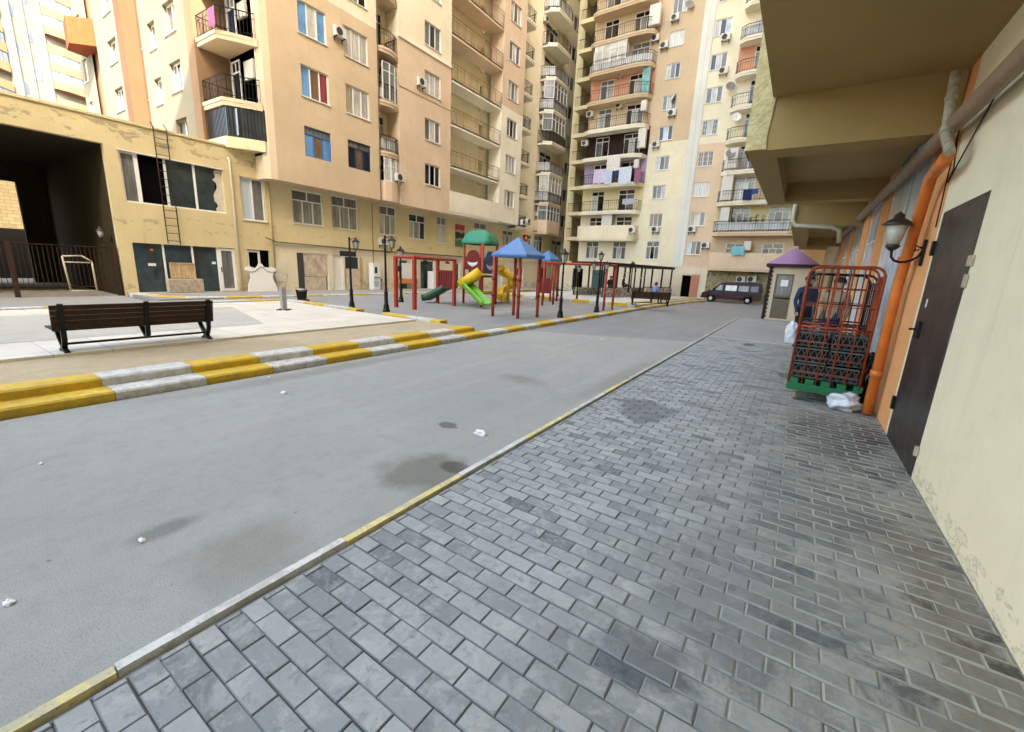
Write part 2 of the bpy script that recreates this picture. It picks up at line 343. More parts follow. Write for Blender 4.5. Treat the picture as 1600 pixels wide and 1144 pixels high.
# sidewalk pavers: real blocks with chamfers, running bond across the walk
pm, nt, b = base('pavers', .9, .12); co = coords(nt)
gi = nt.nodes.new('ShaderNodeNewGeometry'); rnd = gi.outputs['Random Per Island']
c_ = ramp(nt, rnd, [(0., (.17, .178, .176)), (.15, (.225, .234, .23)), (.6, (.28, .288, .28)), (.85, (.305, .31, .30)), (1., (.33, .332, .315))])
c_ = mix(nt, c_, (.40, .398, .375), ramp(nt, noise(nt, co, 7, 8, .75, .5), [(.48, 0.), (.62, .6)]))
c_ = mix(nt, c_, (.12, .125, .125), ramp(nt, noise(nt, co, 14, 8, .8, .4), [(.52, 0.), (.66, .6)]))
sx = nt.nodes.new('ShaderNodeSeparateXYZ'); nt.links.new(co, sx.inputs[0])
nearwall = ramp(nt, sx.outputs[0], [(0., 0.), (.0001, 0.)]) if False else None
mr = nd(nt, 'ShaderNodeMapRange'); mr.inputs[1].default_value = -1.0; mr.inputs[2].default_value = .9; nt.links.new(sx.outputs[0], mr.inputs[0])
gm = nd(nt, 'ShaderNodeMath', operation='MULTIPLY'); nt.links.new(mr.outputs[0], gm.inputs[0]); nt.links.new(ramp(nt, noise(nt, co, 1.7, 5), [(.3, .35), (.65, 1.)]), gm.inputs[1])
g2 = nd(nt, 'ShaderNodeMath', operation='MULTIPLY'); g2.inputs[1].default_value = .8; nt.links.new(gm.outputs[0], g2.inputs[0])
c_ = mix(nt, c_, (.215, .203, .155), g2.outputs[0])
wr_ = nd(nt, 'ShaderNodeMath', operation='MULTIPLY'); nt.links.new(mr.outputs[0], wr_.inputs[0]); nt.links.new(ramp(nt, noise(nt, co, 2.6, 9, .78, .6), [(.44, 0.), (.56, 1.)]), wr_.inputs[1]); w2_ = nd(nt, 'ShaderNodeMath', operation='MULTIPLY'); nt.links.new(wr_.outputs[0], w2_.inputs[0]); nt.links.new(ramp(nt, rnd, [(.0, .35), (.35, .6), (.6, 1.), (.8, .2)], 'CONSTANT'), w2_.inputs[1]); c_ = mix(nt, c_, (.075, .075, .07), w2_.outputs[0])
nt.links.new(c_, b.inputs['Base Color']); bump(nt, b, noise(nt, co, 120, 4, .7), .35, .004)
nt = pm.node_tree; b = nt.nodes['Principled BSDF']; gi2 = nt.nodes.new('ShaderNodeNewGeometry')
dk = ramp(nt, gi2.outputs['Random Per Island'], [(.43, 0.), (.431, 1.), (.47, 1.), (.471, 0.)], 'CONSTANT'); src_ = b.inputs['Base Color'].links[0].from_socket
dn = nd(nt, 'ShaderNodeMath', operation='MULTIPLY'); nt.links.new(dk, dn.inputs[0]); nt.links.new(ramp(nt, noise(nt, coords(nt), 26, 5, .75), [(.35, .85), (.62, .25)]), dn.inputs[1])
nt.links.new(mix(nt, src_, (.07, .075, .085), dn.outputs[0]), b.inputs['Base Color'])
GR = (.045, .045, .045)
stain(pm, [(-1.30, 4.95, .55, .75, .6, (.085, .09, .095), dict(sharp=.12, scale=3)), (.55, 5.5, .75, 1.5, .55, (.06, .058, .055), dict(sharp=.35, lvl=.3, scale=4)), (.35, 3.6, .9, 1.3, .35, (.09, .09, .09), dict(sharp=.3, scale=4)), (-.81, 12.06, .22, .4, .85, (.045, .04, .03), dict(scale=3)),
    (.1, 8.6, .3, .5, .7, GR, dict(scale=4)), (.0, 2.2, .8, .8, .3, (.08, .085, .09), dict(sharp=.3, scale=5)), (.9, 5.8, .3, .6, .5, (.12, .06, .045), dict(sharp=.4)), (-.3, 1.55, .35, .25, .5, (.06, .065, .07), dict(sharp=.2, scale=8)), (.85, 3., .25, 1.4, .35, (.15, .11, .07), dict(sharp=.5, lvl=.2))])
jm, nt, b = base('paver_joints', .95, .1); co = coords(nt); sx = nt.nodes.new('ShaderNodeSeparateXYZ'); nt.links.new(co, sx.inputs[0])
jf = nd(nt, 'ShaderNodeMapRange'); jf.inputs[1].default_value = -.9; jf.inputs[2].default_value = .1; nt.links.new(sx.outputs[0], jf.inputs[0])
j2 = nd(nt, 'ShaderNodeMath', operation='MULTIPLY'); nt.links.new(jf.outputs[0], j2.inputs[0]); nt.links.new(ramp(nt, noise(nt, co, 2.2, 4), [(.35, .1), (.6, 1.)]), j2.inputs[1])
nt.links.new(mix(nt, (.085, .085, .075), (.30, .29, .235), j2.outputs[0]), b.inputs['Base Color'])
cm_, nt, b = base('paver_edge', .85, .2); co = coords(nt); sx = nt.nodes.new('ShaderNodeSeparateXYZ'); nt.links.new(co, sx.inputs[0])
jf = nd(nt, 'ShaderNodeMapRange'); jf.inputs[1].default_value = -.7; jf.inputs[2].default_value = .3; nt.links.new(sx.outputs[0], jf.inputs[0])
j2 = nd(nt, 'ShaderNodeMath', operation='MULTIPLY'); nt.links.new(jf.outputs[0], j2.inputs[0]); nt.links.new(ramp(nt, noise(nt, co, 3, 4), [(.36, 0.), (.56, 1.)]), j2.inputs[1])
nt.links.new(mix(nt, (.19, .195, .19), (.31, .305, .26), j2.outputs[0]), b.inputs['Base Color'])
P = MB(); px, py, gap, ch = .2, .1, .0018, .004; zt = .02
row = 0; y = -2.0
while y < 12.85:
    ch0 = ch; x = -1.865 - (px/2 if row % 2 else 0) - px
    while x < 1.06:
        a0, a1 = max(x+gap, -1.893), min(x+px-gap, 1.058)
        ch = .004 + .0035*max(0., min(1., (x+.95)/.8))
        if a1-a0 > .02:
            dz = random.gauss(0, .0014); tx = random.gauss(0, .0011); j = random.gauss(0, .0011); b0, b1 = y+gap+j, y+py-gap+j
            z0 = zt+dz; q = lambda X, Y, Z: (X, Y, Z+(tx if X > (a0+a1)/2 else -tx))
            top = [q(a0+ch, b0+ch, z0), q(a1-ch, b0+ch, z0), q(a1-ch, b1-ch, z0), q(a0+ch, b1-ch, z0)]
            rim = [q(a0, b0, z0-ch), q(a1, b0, z0-ch), q(a1, b1, z0-ch), q(a0, b1, z0-ch)]; low = [(p[0], p[1], -.004) for p in rim]
            P.mi = 0; n0 = len(P.v); P.add(top+rim+low, [(0, 1, 2, 3)])
            P.mi = 1; P.f += [[n0+i for i in f] for f in ((0, 4, 5, 1), (1, 5, 6, 2), (2, 6, 7, 3), (3, 7, 4, 0), (4, 8, 9, 5), (5, 9, 10, 6), (6, 10, 11, 7), (7, 11, 8, 4))]; P.m += [1]*8; P.sm += [False]*8
        x += px
    y += py; row += 1
struct(P.build('sidewalk', [pm, cm_], recalc=False))
bd_ = MB(); xs_ = ((-1.9, .004), (-1.86, .0125), (-1.0, .012), (-.2, .011), (.7, .0125), (1.2, .0165)); [bd_.quad((a, -3, p_), (b_, -3, q_), (b_, 12.86, q_), (a, 12.86, p_)) for (a, p_), (b_, q_) in zip(xs_, xs_[1:])]; struct(bd_.build('sidewalk_bed', jm))
A_WALK2 = asphalt('walk_far', (.29, .29, .283), .1)
struct(MB().box(-1.9, 1.2, 12.86, 20.5, -.04, .018).build('sidewalk_far', A_WALK2))
struct(MB().box(-1.9, 1.1, 12.85, 12.93, -.04, .024).build('sidewalk_seam', plain('seam_concrete', (.40, .40, .39), .8)))
K_YEL = paint('kerb_yellow', (.60, .39, .02), .4, (.33, .25, .07)); K_WHT = paint('kerb_white', (.58, .57, .53), .55, (.30, .28, .24)); K_PALEY = paint('kerb_pale_yellow', (.62, .52, .22), .6)
def kerb(name, pts, w, z0, z1, seg, first=0, mats=(K_YEL, K_WHT), side=1, cham=.02, lens=None):
    """painted kerb stones along a polyline, outer face on the polyline, w wide to its left (side=1)"""
    kb = MB(); pts = [Vector((p[0], p[1], 0)) for p in pts]; k = first; carry = 0.; L = seg
    li = 0
    for a, b_ in zip(pts[:-1], pts[1:]):
        d = b_-a; ln = d.length; d.normalize(); nrm = Vector((-d.y, d.x, 0))*side; t = 0.
        while t < ln-1e-4:
            want = (lens[li] if lens and li < len(lens) else seg) - carry; e = min(t+want, ln)
            g = .006; A = a+d*(t+(g if carry == 0 else 0)); B = a+d*e; jz = random.gauss(0, .003); jn = random.gauss(0, .004)
            kb.mi = k % 2; sec = [(0, z0), (0, z1-cham), (cham, z1), (w, z1), (w, z0)]
            vs = [(*(p+nrm*(q+jn)).to_2d(), h+(jz if h > z0 else 0)) for p in (A, B) for q, h in sec]
            kb.add(vs, [(0, 1, 2, 3, 4), (9, 8, 7, 6, 5)] + [(i, (i+1) % 5, 5+(i+1) % 5, 5+i) for i in range(5)])
            if e-t >= want-1e-4: k += 1; carry = 0.; li += 1
            else: carry += e-t
            t = e
    return struct(kb.build(name, list(mats)))
kerb('sidewalk_kerb', [(-1.985, -1.7), (-1.985, 6.3)], .062, -.04, .034, 1.0, 0, (K_WHT, K_PALEY), -1, .014, lens=[.98, 1., 1.0, 1.02, .96, .98, 1.0])
kerb('sidewalk_kerb', [(-1.985, 6.31), (-1.985, 20.4)], .068, -.04, .036, 1.0, 0, (paint('kerb_grey', (.42, .41, .38), .7), paint('kerb_dirty', (.36, .34, .28), .7)), -1, .014)
def yk(px, X=-6.05):  # where a paint joint of the roadside kerb sits along the street
    return onX(X, px, 653-.16*px)[1-1]
ys = [yk(p) for p in (181, 323, 427.5, 511.5, 582, 637.5, 690, 729, 763.5, 794, 820.7, 843, 868, 882, 902, 916.5, 935)]
lens = [b_-a for a, b_ in zip(ys[:-1], ys[1:])]
kerb('roadside_kerb', [(-6.05, ys[0]-4.0), (-6.05, 19.6), (-6.0, 24.), (-5.75, 29.), (-5.3, 33.2), (-7.5, 33.8), (-12, 33.8)], .33, -.05, .10, .95, 1, lens=[1.]*3+[1.0]+lens, side=1)
kerb('upper_kerb', [(-6.38, ys[0]-4.03), (-6.38, ys[8]-.15)], .32, .02, .20, .95, 1, lens=[1.]*4+lens, side=1)
CONC = asphalt('strip_concrete', (.45, .37, .245), .45, (.28, .22, .13)); TILE = None
struct(MB().box(-8.2, -6.695, -8, 8.0, -.05, .175).build('kerb_strip', CONC))
struct(MB().prism([(-6.68, 7.9), (-6.39, 7.9), (-6.39, 20.), (-17.2, 20.), (-17.2, -8), (-15, -8), (-15, 7.9)], -.05, .098).build('playground_paving', A_PLAY))
tm, nt, b = base('plaza_tiles', .5, .35); co = coords(nt)
br = nd(nt, 'ShaderNodeTexBrick', Scale=1.); br.offset = 0.; br.inputs['Mortar Size'].default_value = .006; br.inputs['Brick Width'].default_value = .6; br.inputs['Row Height'].default_value = .6
br.inputs['Color1'].default_value = (.62, .565, .47, 1); br.inputs['Color2'].default_value = (.70, .645, .54, 1); br.inputs['Mortar'].default_value = (.35, .33, .30, 1); nt.links.new(co, br.inputs[0])
c_ = mix(nt, br.outputs[0], (.44, .39, .31), ramp(nt, noise(nt, co, 1.1, 6, .7), [(.45, 0.), (.7, .5)])); nt.links.new(c_, b.inputs['Base Color'])
struct(MB().box(-14.6, -8.14, -8, 7.72, -.05, .215).build('plaza', tm))
gm_ = asphalt('plaza_inlay', (.46, .435, .37), .1, spot=.1)
def gz(z, pts): return [(*onZ(z, *p), z) for p in pts]
struct(MB().quad((-9.5, .6, .219), (-9.5, 4.6, .219), (-13.3, 5.6, .219), (-13.3, 1.2, .219)).build('plaza_inlay', gm_))
kerb('plaza_kerb', [(-14.85, -7), (-14.85, 7.95), (-10.9, 7.95)], .28, .02, .23, 1.15, 0, side=1)
kerb('plaza_kerb', [(-9.75, 7.95), (-7.5, 7.95)], .28, .02, .23, .95, 0, side=1)
# far plaza with the pergola, shop-front pavement
M_WPAVE = asphalt('white_paving', (.56, .55, .52), .15, spot=.1)
struct(MB().prism([(-6.72, 20.6), (-6.55, 24), (-6.3, 29), (-5.9, 32.6), (-14.5, 32.6), (-14.5, 20.6)], -.05, .235).build('far_plaza', M_WPAVE))
kerb('far_plaza_kerb', [(-14.8, 20.3), (-6.42, 20.3)], .3, .02, .24, 1.0, 1, side=1)
kerb('far_plaza_kerb', [(-6.4, 20.32), (-6.28, 24.), (-6.0, 29.), (-5.6, 32.9)], .34, .02, .20, .9, 1, (K_PALEY, K_WHT), side=1)
kerb('far_plaza_kerb', [(-6.72, 20.62), (-6.6, 24.), (-6.32, 29.), (-5.95, 32.6)], .3, .03, .26, .9, 0, side=1)
struct(MB().box(-21.6, -17.5, 5.2, 34, -.05, .118).build('shop_pavement', asphalt('shop_paving', (.30, .295, .28), .2)))
kerb('shop_kerb', [(-20.2, 5.15), (-18.6, 5.5), (-17.75, 6.3), (-17.35, 7.6), (-17.25, 10), (-17.2, 30)], .3, .0, .15, 1.25, 1, side=1)
struct(MB().quad((-17.5, -12, .02), (-17.5, 5, .02), (-21, 5.1, .02), (-40, 5.1, .02), (-40, -12, .02)).build('side_yard', asphalt('yard_asphalt', (.30, .29, .26), .3, (.42, .38, .30))))
# ------------------------------------------------------------------ ANNEX: low ochre building with the drive-through
def pane_box(par, xf, u0, u1, z0, z1, o, mat, name='pane'):
    return MB(xf).box(u0, u1, o-.02, o, z0, z1).build(name, mat, par)
AX = -20.6; fx = FX(AX)
an = thing('annex_building', 'low ochre building with peeling paint, a dark drive-through and a ladder up its front', 'building', (-21, 7, 0))
hs = [(5.56, 8.84, 3.36, 5.08), (5.57, 9.02, .13, 1.95), (9.5, 10.5, .13, 1.95)]
wl = MB(fx); wl.wall(5.18, 10.62, 0, 6.02, hs + [(9.48, 10.5, 3.2, 4.98)], .16)
wl.wall(-16, 5.18, 5.2, 6.02); wl.wall(-16, -1.2, 0, 5.2)
wl.quad((10.62, 0, 0), (10.62, -1, 0), (10.62, -1, 6.02), (10.62, 0, 6.02))
wl.box(-16, 10.62, -.3, .05, 6.021, 6.10); wl.box(-16, 10.3, -9, -.3, 5.85, 6.0)
wl.build('wall', M_OCH, an, recalc=False)
M_SHADE = stucco('shaded_passage', (.045, .034, .017), dirt=.3)  # gloom of the drive-through put into its wall and ceiling colour
bk = MB(fx); bk.wall(-16, 10.3, 0, 5.85, [(2.2, 4.28, .0, 4.42)], .25, -9.); bk.quad((5.18, -.25, 0), (5.18, -9, 0), (5.18, -9, 5.2), (5.18, -.25, 5.2)); bk.quad((-1.2, 0, 0), (-1.2, -9, 0), (-1.2, -9, 5.2), (-1.2, 0, 5.2)); bk.quad((-1.2, -.25, 5.2), (5.18, -.25, 5.2), (5.18, -9, 5.2), (-1.2, -9, 5.2)); bk.build('passage', M_SHADE, an, recalc=False)
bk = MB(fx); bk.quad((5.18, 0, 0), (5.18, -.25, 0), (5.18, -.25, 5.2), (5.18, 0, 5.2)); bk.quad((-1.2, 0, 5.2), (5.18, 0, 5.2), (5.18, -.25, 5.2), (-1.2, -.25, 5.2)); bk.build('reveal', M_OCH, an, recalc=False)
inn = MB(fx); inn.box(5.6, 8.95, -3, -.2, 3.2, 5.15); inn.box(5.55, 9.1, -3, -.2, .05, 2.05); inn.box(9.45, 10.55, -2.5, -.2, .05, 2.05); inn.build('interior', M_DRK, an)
# upper window band: one light missing
f = MB(fx); e = -.14
for u in (5.56, 6.86, 7.80): f.box(u, u+.07, e, e+.06, 3.36, 5.08)
f.box(5.98, 6.09, e, e+.07, 3.36, 5.08); f.box(5.63, 5.98, e+.002, e+.05, 5.02, 5.08); f.box(5.63, 8.84, e+.002, e+.05, 3.36, 3.42); f.box(5.5, 8.9, -.02, .03, 5.082, 5.11)
wn = f.build('window', W_WHITE, an, label='long upper window with one light missing')
pane_box(wn, fx, 5.62, 5.98, 3.4, 5.02, e+.01, G['g']); pane_box(wn, fx, 6.93, 7.80, 3.4, 5.07, e+.01, G['t']); pane_box(wn, fx, 7.87, 8.55, 3.4, 5.07, e+.01, G['t'])
rag = MB(fx); pts = [(8.84, 3.42)] + [(8.56+random.uniform(-.10, .06), 3.42+1.64*i/16) for i in range(17)] + [(8.84, 5.06)]
rag.add([(u, e+.02, z) for u, z in pts], [tuple(range(len(pts)))]); rag.build('torn_film', plain('torn_film', (.50, .47, .40), .8, nscale=5), wn, recalc=False)
# shop front
f = MB(fx); e = -.12
for u in (6.47, 7.43, 8.33): f.box(u, u+.06, e, e+.05, .13, 1.95)
wn = f.build('shop_window', W_WHITE, an)
pane_box(wn, fx, 5.57, 8.34, .13, 1.95, e+.005, G['t'])
d = MB(fx); d.box(8.39, 8.49, e, e+.07, .15, 1.93); d.box(8.92, 9.01, e, e+.07, .15, 1.93); d.box(8.49, 8.92, e, e+.07, 1.83, 1.93); d.box(8.49, 8.92, e, e+.07, .15, .25)
dd = d.build('door', W_WHITE, an, label='white framed glass door'); pane_box(dd, fx, 8.49, 8.92, .25, 1.83, e+.02, G['g'])
MB(fx).box(8.43, 8.46, e+.07, e+.11, .95, 1.15).build('handle', W_DARK, dd)
st = MB(fx); st.box(5.98, 6.22, e+.007, e+.012, 1.12, 1.22); st.box(8.13, 8.28, e+.007, e+.012, 1.26, 1.36); st.build('sticker', W_WHITE, wn); MB(fx).box(6.1, 6.2, e+.007, e+.012, 1.68, 1.76).build('sticker', plain('sticker_red', (.5, .12, .06)), wn)
one(MB(FX(AX+.12)).box(6.58, 7.42, -.06, .0, .68, 1.28).box(6.58, 7.42, 0, .02, .68, .72).box(6.58, 7.42, 0, .02, 1.24, 1.28), 'wood_panel', M_PLY, 'yellow wood panel leaning in the shop window on a grey ledge', 'panel')
one(MB(FX(AX)).box(6.40, 7.60, .02, .30, .12, .66), 'stone_block', plain('rough_stone', (.38, .33, .25), .9, var=.3, nscale=9, bumpk=.6), 'rough tan block under the yellow wood panel', 'block', bevel=.03)
wn = window(an, fx, 9.5, 10.48, 3.22, 4.98, 'lg', depth=.15)
d = MB(fx); d.box(9.52, 9.6, -.12, -.06, .13, 1.92); d.box(10.0, 10.08, -.12, -.06, .13, 1.92); d.box(9.6, 10.0, -.12, -.06, 1.84, 1.92); d.build('door_frame', W_WHITE, an)
MB(fx).box(10.1, 10.49, -.1, -.06, .13, 1.2).build('infill', M_PLYP, an)
# ladder, pipes, lamp
L = MB(fx)
for u in (6.63, 7.03): L.tube([(u, .10, 1.98), (u, .10, 6.12), (u, -.12, 6.3)], .018, 6)
for i in range(15): L.tube([(6.63, .10, 2.1+i*.28), (7.03, .10, 2.1+i*.28)], .012, 6)
for z in (2.3, 5.7):
    for u in (6.63, 7.03): L.tube([(u, .1, z), (u, 0, z)], .012, 5)
one(L, 'ladder', W_RUST, 'rusty iron ladder fixed up the ochre front to the roof', 'ladder')
one(MB(fx).tube([(9.08, .06, 5.62), (9.12, .07, 5.5), (9.14, .07, .12)], .04, 8), 'downpipe', plain('pale_pipe', (.62, .56, .46), .5), 'pale downpipe on the ochre low building right of the ladder', 'pipe')
one(MB(fx).tube([(10.64, .07, 6.15), (10.64, .07, .12)], .04, 8), 'downpipe', plain('ochre_pipe', (.38, .30, .16), .6), 'ochre downpipe where the low building meets the tan block', 'pipe')
one(MB(FX(AX-.0)).tube([(10.3, .12, 2.52), (10.8, .13, 2.36), (16, .13, 2.31), (27, .13, 2.36)], .03, 6), 'wall_cable', plain('cable_dark', (.12, .10, .07), .8), 'thin dark service pipe running along the shop fronts above the doors', 'cable')
# gate and what is seen through the passage
g = thing('gate', 'rusty bar gate across the dark drive-through', 'gate', (-20.5, 3, 0)); gx = FX(-20.75)
r = MB(gx)
for z in (.35, 1.72): r.tube([(-8, 0, z), (5.05, 0, z)], .022, 5)
for i in range(90): u = -5 + i*.112; r.box(u-.008, u+.008, -.008, .008, .35, 1.72)
r.build('bars', W_RUST, g)
for u in (2.55, 5.05, .3): MB(gx).box(u-.06, u+.06, -.05, .05, .0, 1.78).build('post', W_RUST, g)
lf = MB(FX(-20.45)); pl = [(3.72, .24), (3.66, 1.37), (4.13, 1.40), (4.36, 1.22), (4.37, .2)]
for a, b_ in zip(pl, pl[1:] + pl[:1]): lf.tube([(a[0], 0, a[1]), (b_[0], 0, b_[1])], .028, 6)
lf.tube([(3.69, 0, 1.18), (4.36, 0, 1.18)], .022, 6); lf.build('gate_leaf', plain('pale_frame', (.42, .36, .25), .6), g, label='pale tube gate leaf with a cut corner')
bw, nt, b = base('stone_masonry', .9, .15); co = coords(nt, (1, 1, 1)); mp = nt.nodes.new('ShaderNodeMapping'); mp.inputs['Rotation'].default_value = (PI/2, 0, PI/2)
br = nd(nt, 'ShaderNodeTexBrick', Scale=1.); br.inputs['Brick Width'].default_value = .42; br.inputs['Row Height'].default_value = .17; br.inputs['Mortar Size'].default_value = .012
br.inputs['Color1'].default_value = (.13, .105, .055, 1); br.inputs['Color2'].default_value = (.10, .08, .04, 1); br.inputs['Mortar'].default_value = (.07, .05, .025, 1)
sp = nt.nodes.new('ShaderNodeSeparateXYZ'); cb = nt.nodes.new('ShaderNodeCombineXYZ'); nt.links.new(co, sp.inputs[0]); nt.links.new(sp.outputs[1], cb.inputs[0]); nt.links.new(sp.outputs[2], cb.inputs[1]); nt.links.new(cb.outputs[0], br.inputs[0])
nt.links.new(br.outputs[0], b.inputs['Base Color'])
one(MB(FX(-34)).box(0, 9, -.4, 0, 2.45, 8).box(0, 9, -.4, .0, 0, .3), 'stone_wall', bw, 'yellow block masonry wall lit by sun beyond the drive-through', 'wall')
one(MB(FX(-33.6)).box(-1, 6, -.3, 0, .1, 2.5), 'garage_door', plain('garage_dark', (.006, .0055, .005), .8), 'dark shutter under the sunlit masonry beyond the drive-through', 'shutter')
# ------------------------------------------------------------------ LONG APARTMENT BLOCK along the street
ap = thing('apartment_block', 'long tan and cream apartment block with projecting bays and galleries above shops', 'building', (-20, 25, 0))
FZ = [5.0 + 2.45*k for k in range(9)]                        # storey bases of the flats
H = 44.0; gx = FX(-20.6); bx = FX(-19.6)
# ground storeys
shop = [(11.74, 13.33, 3.32, 4.86), (13.8, 15.4, 3.30, 4.92), (16.83, 18.08, 3.26, 4.86), (19.07, 20.5, 3.22, 4.7), (21.54, 22.45, 3.12, 4.83), (25.45, 27.0, 3.45, 4.9), (29.1, 30.7, 3.5, 4.7), (32.15, 33.7, 3.45, 4.65), (34.1, 35.7, 3.3, 4.75), (37.4, 39.6, 3.1, 4.6)]
door = [(11.78, 13.46, .12, 1.95), (13.72, 14.35, .12, 1.95), (14.42, 15.4, .12, 1.95), (18.2, 19.0, .12, 1.9), (20.0, 21.3, .12, 1.95), (23.2, 23.9, .12, 1.9), (24.9, 25.6, .12, 1.9), (28.6, 29.3, .12, 1.9), (31, 32.5, .12, 1.8), (35.5, 36.8, .12, 1.9)]
w = MB(gx); w.wall(10.62, 43, 2.33, 5.0, shop, .14); w.build('upper_shop_wall', M_YEL, ap, recalc=False)
w = MB(gx); w.wall(10.62, 43, 0, 2.33, door, .14); w.box(10.7, 43, .003, .05, 2.30, 2.36); w.build('shop_wall', M_GREY, ap, recalc=False)
for i, (a, b_, c, d_) in enumerate(shop): window(ap, gx, a, b_, c, d_, ['aaa', 'aaa', 'sas', 'sad', 'ws', 'aas', 'sas', 'asa', 'bam', 'sas'][i], tr=.3, depth=.13)
DM = {'steel': plain('door_steel', (.09, .10, .10), .5), 'white': W_WHITE, 'dark': G['t'], 'board': M_PLYP, 'brown': plain('door_brown', (.10, .03, .02), .5)}
def shopdoor(i, kind):
    a, b_, c, d_ = door[i]; f = MB(gx)
    f.box(a, a+.07, -.12, -.05, c, d_); f.box(b_-.07, b_, -.12, -.05, c, d_); f.box(a+.07, b_-.07, -.12, -.05, d_-.08, d_)
    fr = f.build('door', W_WHITE if kind != 'brown' else DM['brown'], ap); pane_box(fr, gx, a+.07, b_-.07, c, d_-.08, -.09, DM[kind])
for i, k in enumerate(('dark', 'white', 'dark', 'steel', 'dark', 'dark', 'dark', 'white', 'dark', 'brown')): shopdoor(i, k)
# boarded openings
MB(gx).box(12.14, 13.4, -.07, -.03, .8, 1.9).build('infill', plain('poster_board', (.48, .40, .32), .8, var=.35, nscale=3), ap); MB(gx).box(12.12, 13.3, -.06, -.02, .13, .78).build('infill', M_PLYP, ap)
MB(gx).box(11.80, 12.1, -.06, -.01, .12, 1.94).build('shutter', plain('dark_shutter', (.05, .055, .06), .5), ap)
# bays: A 10.25-16.1, C 17.52-21.65, E 27-29.75, projecting one metre
def bay(u0, u1, z0, z1, m, wins, chamfer=0, bottom=True, depth=.11):
    w = MB(bx); w.wall(u0, u1, z0, z1, wins, depth)
    for u in (u0, u1):
        if u == u0 and chamfer: continue
        w.quad((u, 0, z0), (u, -1.05, z0), (u, -1.05, z1), (u, 0, z1))
    if chamfer:
        c = [(u0, 0), (u0-.25, -.10), (u0-.42, -.35), (u0-.42, -2.4)]
        for p, q in zip(c, c[1:]): w.quad((*p, z0), (*q, z0), (*q, z1), (*p, z1))
        if bottom: w.add([(u, o_, z0) for u, o_ in c] + [(u0, -2.4, z0)], [(0, 1, 2, 3, 4)])
    if bottom: w.quad((u0, 0, z0), (u1, 0, z0), (u1, -1.02, z0), (u0, -1.02, z0))
    w.build('wall', m, ap, recalc=False)
A0, A1, ZA = 10.62, 16.1, 12.98
def rows(u0, u1, z0, z1, n, first=0): return [(u0, u1, z0+2.455*k, z1+2.455*k) for k in range(first, n)]
wa = rows(11.95, 13.29, 6.24, 7.50, 7); wb = rows(14.19, 15.55, 6.23, 7.50, 7)
bay(A0, A1, 4.96, ZA, M_TAN, [h for h in wa+wb if h[3] < ZA], 1)
bay(A0, A1, ZA, H, M_CREAM, [h for h in wa+wb if h[3] > ZA], 1, False)
for i, h in enumerate(wa): window(ap, bx, *h, ['bnb', 'bnr', 'bwb', 'gsg', 'sds', 'dgs', 'sgd'][i], tr=.24 if i == 0 else 0, fm=plain('blue_frame', (.05, .16, .40), .4) if i == 0 else None, depth=.1, sill=i > 0, label='window with bright blue film' if i == 0 else None)
for i, h in enumerate(wb): window(ap, bx, *h, ['mnm', 'yss', 'sss', 'dgd', 'sgs', 'ddg', 'sds'][i], tr=.24 if i == 0 else 0, fm=plain('navy_frame', (.03, .05, .10), .4) if i == 0 else None, depth=.1, sill=i > 0)
C0, C1, ZC = 17.52, 21.66, 13.35
wc = rows(19.45, 20.75, 6.38, 7.55, 7)
bay(C0, C1, 4.94, 11.0, M_PINK, wc[:2], 0); bay(C0, C1, 11.0, ZC, M_PINK, wc[2:3], 0, False); bay(C0, C1, ZC, H, M_CREAM, wc[3:], 0, False)
MB(bx).box(C0, C1, .002, .06, ZC-.05, ZC+.1).build('string_course', M_PALE, ap); MB(bx).box(C0, C1, .002, .03, 10.98, 11.03).build('string_course', M_TAN, ap)
for i, h in enumerate(wc): window(ap, bx, *h, ['dkd', 'gsg', 'sws', 'gdg', 'sgs', 'dgd', 'sds'][i], depth=.1)
E0, E1 = 27.0, 29.78
we = rows(27.72, 29.05, 6.3, 7.48, 8)
bay(E0, E1, 5.1, 13.0, M_PALE, we[:3], 0); bay(E0, E1, 13.0, H, M_PINK, we[3:], 0, False)
for i, h in enumerate(we): window(ap, bx, *h, ['sgs', 'sss', 'gdg', 'sgs', 'gwg', 'sns', 'dgs', 'sgs'][i], depth=.1)
# recess B with curved balconies
w = MB(gx); hb = []
for k in range(7): hb.append((16.35, 17.3, FZ[k]+.55 if k == 0 else FZ[k]+.1, FZ[k]+2.05))
w.wall(16.1, 17.52, 5.0, H, hb, .1); w.build('wall', M_CREAM, ap, recalc=False)
for k, h in enumerate(hb): window(ap, gx, *h, ['sd', 'ds', 'ww', 'dd', 'sd', 'dg', 'ds'][k], tr=.22, depth=.09, sill=False, name='balcony_door')
curve = [(16.12, .0), (16.12, .92), (16.4, 1.08), (16.8, 1.14), (17.2, 1.08), (17.5, .92), (17.5, 0)]
s_ = MB(gx); s_.prism(curve, 4.98, 6.0); s_.build('bay_base', M_ROSE, ap)
for k in range(1, 7): balcony(ap, gx, curve, FZ[k]+.02, .24, M_ROSE if k < 4 else M_PINK, .8, sheet=M_FROST if k in (1, 2) else None, sheet_h=.55)
for zb, zt, cd in ((6.0, 7.2, 'ssss'), (10.0, 11.75, 'sgsd')):
    gl = MB(gx); fr = MB(gx); cv = curve[1:-1]
    for a, b_ in zip(cv[1:], cv[2:]): gl.quad((a[0], a[1]-.06, zb), (b_[0], b_[1]-.06, zb), (b_[0], b_[1]-.06, zt), (a[0], a[1]-.06, zt))
    for p in cv[1:]: fr.box(p[0]-.025, p[0]+.025, p[1]-.08, p[1]-.03, zb, zt)
    for z in (zb+.02, zt-.42, zt-.03): fr.tube([(p[0], p[1]-.05, z) for p in cv[1:]], .022, 4)
    o = fr.build('glazed_balcony', W_WHITE, ap); gl.build('pane', G['s'] if zb < 8 else G['g'], o, recalc=False)
